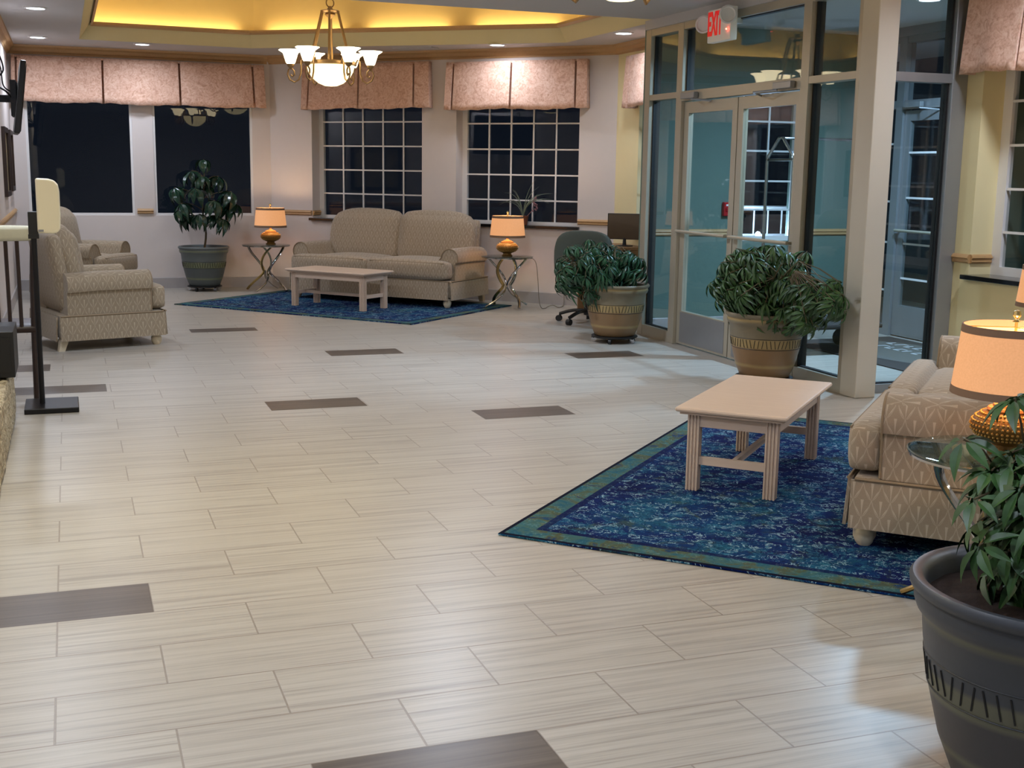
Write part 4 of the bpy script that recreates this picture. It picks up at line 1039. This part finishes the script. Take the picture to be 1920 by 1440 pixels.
def shrub(pos, potargs, label, mat, N, cen, rad, L, wd, nl, seed, droop=0.9, spread=0.45, stems=6, base_r=0.08, lean=None, zmin=0.4, cut=None, extra=()):
    """cen, rad: ellipsoid of whorl positions in local coordinates of the pot"""
    rnd = random.Random(seed)
    t = thing('potted_plant', label, 'plant', pos, 0, 'potted plants')
    pot(t, *potargs)
    mb = MB(); st = MB(); cen = Vector(cen)
    roots = [(base_r*math.cos(a), base_r*math.sin(a)) for a in [2*PI*i/stems+rnd.random() for i in range(stems)]]
    trunk = []
    for (x, y) in roots:
        e = cen + Vector((rnd.uniform(-0.5, 0.5)*rad[0], rnd.uniform(-0.5, 0.5)*rad[1], rnd.uniform(0.1, 0.8)*rad[2]))
        mid = Vector((x, y, zmin)).lerp(e, 0.5)+Vector((0, 0, 0.05)); path = smooth_path([(x, y, 0.41), mid, e], 4)
        st.tube(path, [0.009-0.006*i/(len(path)-1) for i in range(len(path))], 6); trunk += path
    pts = list(extra)
    tries = 0
    while len(pts) < N and tries < N*30:
        tries += 1
        v = Vector((rnd.gauss(0, 1), rnd.gauss(0, 1), rnd.gauss(0, 1))).normalized()*(rnd.random()**0.35)
        p = cen+Vector((v.x*rad[0], v.y*rad[1], v.z*rad[2]))
        if cut and cut(Vector(pos)+p): continue
        pts.append(p)
    for p in pts:
        p = Vector(p)
        d = (p-(cen-Vector((0, 0, rad[2]*0.9)))).normalized(); ax = (d+Vector((rnd.uniform(-0.35, 0.35), rnd.uniform(-0.35, 0.35), 0.25))).normalized()
        umbrella(mb.bm, p, ax, nl+rnd.choice((-1, 0, 1)), L*rnd.uniform(0.8, 1.15), wd, droop, spread, rnd)
        near = min(trunk, key=lambda q: (q-p).length)
        st.tube([near, near.lerp(p, 0.5)+Vector((0, 0, 0.02)), p], 0.0028, 5)
    st.build('stems', M_stem, t)
    mb.build('foliage', mat, t, normals=False, uv=False)
    return t
DH = 0.0645
# big pot by the far window with an umbrella tree
PA = (1.50, 15.08, DH)
dolly((PA[0], PA[1], 0), 'black plant dolly under the pot by the plain dark window'); rndA = random.Random(5); tA = thing('potted_plant', 'umbrella tree with large drooping glossy leaves in a grey green pot before a dark window', 'plant', PA, 0, 'potted plants'); pot(tA, M_potA, 0.30, 0.47)
mb = MB(); st = MB(); tr = smooth_path([(0, 0, 0.40), (0.03, -0.01, 0.62), (0.0, 0.0, 0.9), (0.02, 0, 1.16), (0.03, 0, 1.36)], 4); st.tube(tr, [0.014-0.009*i/(len(tr)-1) for i in range(len(tr))], 8)
for (x, y, z, L) in [(0.03, 0, 1.50, 0.20), (-0.12, -0.05, 1.36, 0.24), (0.20, 0.05, 1.30, 0.26), (-0.32, 0.0, 1.16, 0.26), (0.34, -0.05, 1.12, 0.28), (-0.10, -0.22, 1.16, 0.26), (0.12, -0.25, 1.02, 0.28), (-0.26, -0.1, 0.98, 0.26), (0.30, 0.05, 0.94, 0.28), (-0.06, -0.2, 0.86, 0.27), (0.13, -0.12, 0.84, 0.28), (-0.20, 0.0, 0.84, 0.26), (0.22, -0.16, 0.80, 0.24), (0.05, 0.06, 1.2, 0.25), (-0.02, -0.1, 1.3, 0.24), (0.40, 0.0, 0.98, 0.22), (-0.30, -0.14, 0.90, 0.20)]:
    p = Vector((x, y, z)); near = min(tr, key=lambda q: (q-p).length+abs(q.z-(z-0.12))*1.5)
    st.tube(smooth_path([near, near.lerp(p, 0.5)+Vector((0, 0, 0.03)), p], 3), 0.005, 6)
    umbrella(mb.bm, p, Vector((x, y, 0.75)), 8, L*0.92, L*0.155, 1.1, 0.55, rndA)
st.build('trunk', M_stem, tA); mb.build('foliage', M_leafA, tA, normals=False, uv=False)
# pot in front of the office chair
PB = (4.50, 9.75, DH)
dolly((PB[0], PB[1], 0), 'black plant dolly under the brown pot left of the glass entrance'); 
shrub(PB, (M_potB, 0.295, 0.455), 'dense dark green schefflera drooping over its brown pot before the office chair', M_leafB, 230, (-0.15, 0.05, 0.58), (0.46, 0.36, 0.27), 0.135, 0.0100, 9, 11, 1.2, 0.55, cut=lambda q: q.x > 4.84, stems=8)
PC = (4.635, 7.47, DH)
dolly((PC[0], PC[1], 0), 'black plant dolly under the pot in front of the double doors'); 
shrub(PC, (M_potB, 0.292, 0.46), 'bushy green schefflera in a brown pot before the double doors', M_leafC, 290, (-0.04, -0.16, 0.66), (0.34, 0.76, 0.30), 0.130, 0.0105, 9, 23, 1.1, 0.5, cut=lambda q: q.x > 4.79 or (q.y > 7.75 and q.z > 1.02) or (q.y < 7.15 and q.z > 0.80) or (q.y < 7.2 and q.x < 4.5), stems=9)
PD = (2.21, 2.21, 0.0)
shrub(PD, (M_potD, 0.33, 0.515), 'green schefflera in a large slate grey pot in the bottom right corner', M_leafC, 150, (0.02, 0.0, 0.68), (0.24, 0.22, 0.22), 0.100, 0.0135, 8, 31, 0.6, 0.3, stems=8, zmin=0.5,
      extra=[(-0.20, 0.12, 0.86), (-0.12, 0.05, 0.97), (-0.24, 0.02, 0.74), (-0.02, 0.1, 0.96), (-0.10, -0.05, 0.84), (0.06, 0.0, 0.98), (-0.25, -0.02, 0.64)])
# spiky plant on the sill of window 4
sp = thing('spiky_plant', 'spiky grey green plant on the window sill behind the right-hand far lamp'.replace('right-hand far lamp', 'lamp beside the far sofa'), 'plant', (A2[0]+T2[0]*3.42+N2[0]*(-0.075), A2[1]+T2[1]*3.42+N2[1]*(-0.075), 0.878))
mb = MB(); mb.lathe([(0.0, 0), (0.05, 0), (0.065, 0.09), (0.072, 0.10), (0.06, 0.10), (0.055, 0.08), (0.0, 0.08)], 20, cap0=False, cap1=False); mb.build('pot', M_terra, sp)
mb = MB(); rs = random.Random(2)
for i in range(15):
    a = rs.uniform(0, 6.28); L = rs.uniform(0.28, 0.5); k = rs.uniform(0.25, 0.9); dr = Vector((math.cos(a)*D2+math.sin(a)*0.22, -math.cos(a)*D2+math.sin(a)*0.22-0.08*0, 0)); dr = Vector((dr.x-0.05, dr.y-0.05, 0))
    pts = [Vector((0, 0, 0.07))+dr*(L*k*u)*(0.3+u)+Vector((0, 0, L*(1.25*u-(k*1.1)*u*u))) for u in [j/8 for j in range(9)]]
    mb.tube(pts, [0.011*(1-j/8.5) for j in range(9)], 5, flat=(1.0, 0.4))
mb.build('leaves', M_spiky, sp)
mb = MB()
for i in range(16):
    bmesh.ops.create_icosphere(mb.bm, subdivisions=1, radius=0.012, matrix=Matrix.Translation((0.10+rs.uniform(-0.03, 0.03), -0.12+rs.uniform(-0.02, 0.02), 0.16+i*0.010)))
mb.tube([(0.03, -0.02, 0.08), (0.08, -0.08, 0.16), (0.10, -0.12, 0.30)], 0.004, 5)
mb.build('flower_spike', plain('dusty_pink_petal', (150, 110, 116), 0.7), sp)

# ------------------------------------------------------------------ office corner
oc = thing('office_chair', 'grey green swivel office chair behind the dark potted plant', 'chair', (4.82, 11.08, 0), math.radians(-35))
for k in range(5):
    a = k*2*PI/5+0.5; c, s_ = math.cos(a), math.sin(a)
    mb = MB(); mb.tube(smooth_path([(0.02*c, 0.02*s_, 0.12), (0.16*c, 0.16*s_, 0.115), (0.30*c, 0.30*s_, 0.075)], 4), 0.022, 8, flat=(1.0, 0.75)); lg = mb.build('base_leg', M_blackp, oc)
    mb = MB(); mb.tube([(0.31*c-0.022*s_, 0.31*s_+0.022*c, 0.03), (0.31*c+0.022*s_, 0.31*s_-0.022*c, 0.03)], 0.03, 14); mb.tube([(0.30*c, 0.30*s_, 0.05), (0.30*c, 0.30*s_, 0.085)], 0.01, 6); mb.build('caster', M_blackp, lg)
mb = MB(); mb.lathe([(0.0, 0.07), (0.045, 0.08), (0.045, 0.16), (0.035, 0.17), (0.030, 0.42), (0.0, 0.42)], 18, cap0=False, cap1=False); mb.build('gas_column', M_blackp, oc)
mb = MB(); mb.cushion(-0.27, 0.27, -0.24, 0.26, 0.42, 0.51, 0.04, 0.015, 8); mb.build('seat', M_ofc, oc)
mb = MB(); mb.cushion(-0.285, 0.285, -0.30, -0.22, 0.50, 0.915, 0.039, 0.012, 10, lambda q: Vector((q.x*(1-0.12*max(0, (q.z-0.75)/0.17)**2), q.y-(q.z-0.5)*0.12+0.12*q.x*q.x, q.z-0.16*abs(q.x/0.285)**4*0.3))); mb.build('backrest', M_ofc, oc)
mb = MB(); mb.box(-0.03, 0.03, -0.315, -0.29, 0.40, 0.62); mb.box(-0.03, 0.03, -0.31, -0.05, 0.395, 0.42); mb.build('back_bracket', M_blackp, oc, smooth=False)
dk = thing('desk', 'small brown desk behind the office chair', 'desk', (5.325, 11.66, 0), 0)
mb = MB(); mb.box(-0.26, 0.26, -0.34, 0.34, 0.70, 0.73, bev=0.004); mb.build('desktop', M_desk, dk, smooth=False)
for sy in (-1, 1):
    mb = MB(); mb.box(-0.24, 0.24, sy*0.32-0.012, sy*0.32+0.012, 0, 0.70); mb.build('side_panel', M_desk, dk, smooth=False)
mo = thing('computer_monitor', 'brown computer screen standing behind the office chair', 'monitor', (5.39, 11.50, 0.73), math.radians(-34))
mb = MB(); mb.box(-0.18, 0.18, -0.012, 0.02, 0.07, 0.335, bev=0.004); mb.build('housing', M_blackp, mo, smooth=False)
mb = MB(); mb.box(-0.172, 0.172, -0.0145, -0.0125, 0.078, 0.327); mb.build('screen', M_brownscreen, mo, smooth=False)
mb = MB(); mb.lathe([(0.0, 0), (0.09, 0), (0.09, 0.008), (0.02, 0.014), (0.015, 0.09), (0, 0.09)], 20, cap0=False, cap1=False); mb.build('stand', M_blackp, mo)

# ------------------------------------------------------------------ hand sanitizer stand
hs = thing('hand_sanitizer_stand', 'black floor stand with a cream hand sanitizer dispenser beside the armchair', 'stand', (-0.155, 7.86, 0))
mb = MB(); mb.box(-0.155, 0.155, -0.17, 0.20, 0, 0.032, bev=0.004); mb.build('base_plate', M_black, hs, smooth=False)
mb = MB(); mb.tube([(-0.055, 0.02, 0.03), (-0.055, 0.02, 1.12)], 0.0165, 14); mb.build('pole', M_black, hs)
mb = MB(); mb.box(-0.082, -0.028, -0.01, 0.05, 1.06, 1.20, bev=0.004); mb.box(-0.085, -0.025, -0.012, 0.052, 1.04, 1.065); mb.build('mounting_bracket', M_blackp, hs, smooth=False)
poly = [(-0.03, 1.075), (0.06, 1.070), (0.085, 1.078), (0.098, 1.10), (0.102, 1.18), (0.102, 1.32), (0.095, 1.36), (0.075, 1.385), (0.04, 1.395), (-0.03, 1.398)]
mb = MB(); mb.prism(poly, 'y', -0.045, 0.085); dsp = mb.build('dispenser', M_cream, hs, smooth=False)
bv = dsp.modifiers.new('b', 'BEVEL'); bv.width = 0.012; bv.segments = 3; bv.limit_method = 'ANGLE'
mb = MB(); mb.box(0.0-0.027, 0.004, -0.047, -0.0455, 1.083, 1.096); mb.build('logo_mark', M_alug, dsp, smooth=False)

# ------------------------------------------------------------------ left wall: television, pictures, fireplace, chair
tv = thing('wall_television', 'black flat television on a wall arm at the top of the left wall', 'television', (-0.6, 11.6, 2.03))
mb = MB(); mb.box(-0.02, 0.025, -0.48, 0.48, -0.30, 0.30, bev=0.008); mb.xform(Matrix.Translation((0.235, 0, 0)) @ Matrix.Rotation(0.13, 4, 'Y') @ Matrix.Rotation(0.05, 4, 'Z') @ Matrix.Rotation(PI, 4, 'Z')); scr = mb.build('housing', M_blackp, tv, smooth=False)
mb = MB(); mb.box(0.0255, 0.027, -0.46, 0.46, -0.28, 0.28); mb.xform(Matrix.Translation((0.235, 0, 0)) @ Matrix.Rotation(0.13, 4, 'Y') @ Matrix.Rotation(0.05, 4, 'Z')); mb.build('screen', M_sillb, tv, smooth=False)
mb = MB(); mb.box(0.0, 0.02, -0.1, 0.1, -0.12, 0.12); mb.box(0.02, 0.22, -0.03, 0.03, -0.03, 0.03); mb.box(0.17, 0.215, -0.20, 0.20, -0.15, 0.15); mb.build('wall_mount', M_black, tv, smooth=False)
mb = MB(); mb.tube(smooth_path([(0.01, -0.3, 0.35), (0.09, -0.32, 0.36), (0.13, -0.3, 0.22), (0.05, -0.28, 0.12), (0.14, -0.22, 0.05), (0.19, -0.18, -0.02)]), 0.008, 6); mb.tube(smooth_path([(0.01, -0.2, 0.30), (0.10, -0.22, 0.26), (0.12, -0.2, 0.1), (0.18, -0.15, 0.05)]), 0.006, 6); mb.build('cables', M_blackp, tv)
def picture(y0, y1, z0, z1, label):
    t = thing('framed_picture', label, 'picture', (-0.6, (y0+y1)/2, (z0+z1)/2), 0, 'framed pictures on the left wall'); hy, hz, f = (y1-y0)/2, (z1-z0)/2, 0.05
    mb = MB(); mb.box(0, 0.035, -hy, hy, -hz, -hz+f); mb.box(0, 0.035, -hy, hy, hz-f, hz); mb.box(0, 0.035, -hy, -hy+f, -hz+f, hz-f); mb.box(0, 0.035, hy-f, hy, -hz+f, hz-f); mb.build('frame', M_frame, t, smooth=False)
    mb = MB(); mb.box(0.004, 0.012, -hy+f, hy-f, -hz+f, hz-f); mb.build('print', M_print, t, smooth=False)
picture(14.45, 15.15, 1.18, 1.84, 'dark framed picture on the left wall nearest the corner'); picture(13.2, 14.0, 1.15, 1.84, 'dark framed picture on the left wall under the television')
mb = MB(); rs = random.Random(9)
mb.cushion(-0.575, -0.345, 4.0, 7.72, 0.0, 0.335, 0.02, 0.0, 10)
fp = mb.build('stone_hearth', M_stone, None, angle=60); tag(fp, 'low rough cream stone hearth running along the left wall', 'hearth')
dm = fp.modifiers.new('sub', 'SUBSURF'); dm.subdivision_type = 'SIMPLE'; dm.levels = 3; dm.render_levels = 3
tx = bpy.data.textures.new('stone_relief', 'CLOUDS'); tx.noise_scale = 0.05; tx.noise_depth = 2
dp = fp.modifiers.new('rel', 'DISPLACE'); dp.texture = tx; dp.strength = 0.025; dp.mid_level = 0.8
bx = thing('fireplace_insert', 'black metal box standing on the stone hearth at the left edge', 'fireplace', (-0.455, 7.0, 0.342))
mb = MB(); mb.box(-0.14, 0.14, 0.0, 0.45, 0.0, 0.25, bev=0.004); mb.build('casing', M_gasket, bx, smooth=False)
mb = MB(); mb.box(-0.12, 0.12, -0.004, 0.0, 0.03, 0.22); mb.build('front_panel', M_blackp, bx, smooth=False)
dc = thing('dining_chair', 'dark wooden chair with a cream top rail behind the stone hearth', 'chair', (-0.40, 8.15, 0))
for sx in (-1, 1):
    mb = MB(); mb.tube(smooth_path([(sx*0.15, 0.03, 0), (sx*0.155, 0.02, 0.45), (sx*0.165, -0.03, 0.8), (sx*0.18, -0.06, 1.03)], 4), 0.017, 8); mb.build('rear_leg', M_espresso, dc)
    mb = MB(); mb.tube([(sx*0.16, 0.40, 0), (sx*0.16, 0.40, 0.44)], 0.017, 8); mb.build('front_leg', M_espresso, dc)
mb = MB(); mb.cushion(-0.195, 0.195, -0.085, -0.035, 1.015, 1.105, 0.022, 0.004, 6); mb.build('top_rail', M_seatc, dc)
for i in range(4):
    mb = MB(); x = -0.11+i*0.065; mb.tube([(x, 0.01, 0.46), (x, -0.06, 1.03)], 0.012, 8); mb.build('spindle', M_espresso, dc)
mb = MB(); mb.cushion(-0.19, 0.19, -0.0, 0.42, 0.43, 0.485, 0.02, 0.006, 6); mb.build('seat', M_espresso, dc)
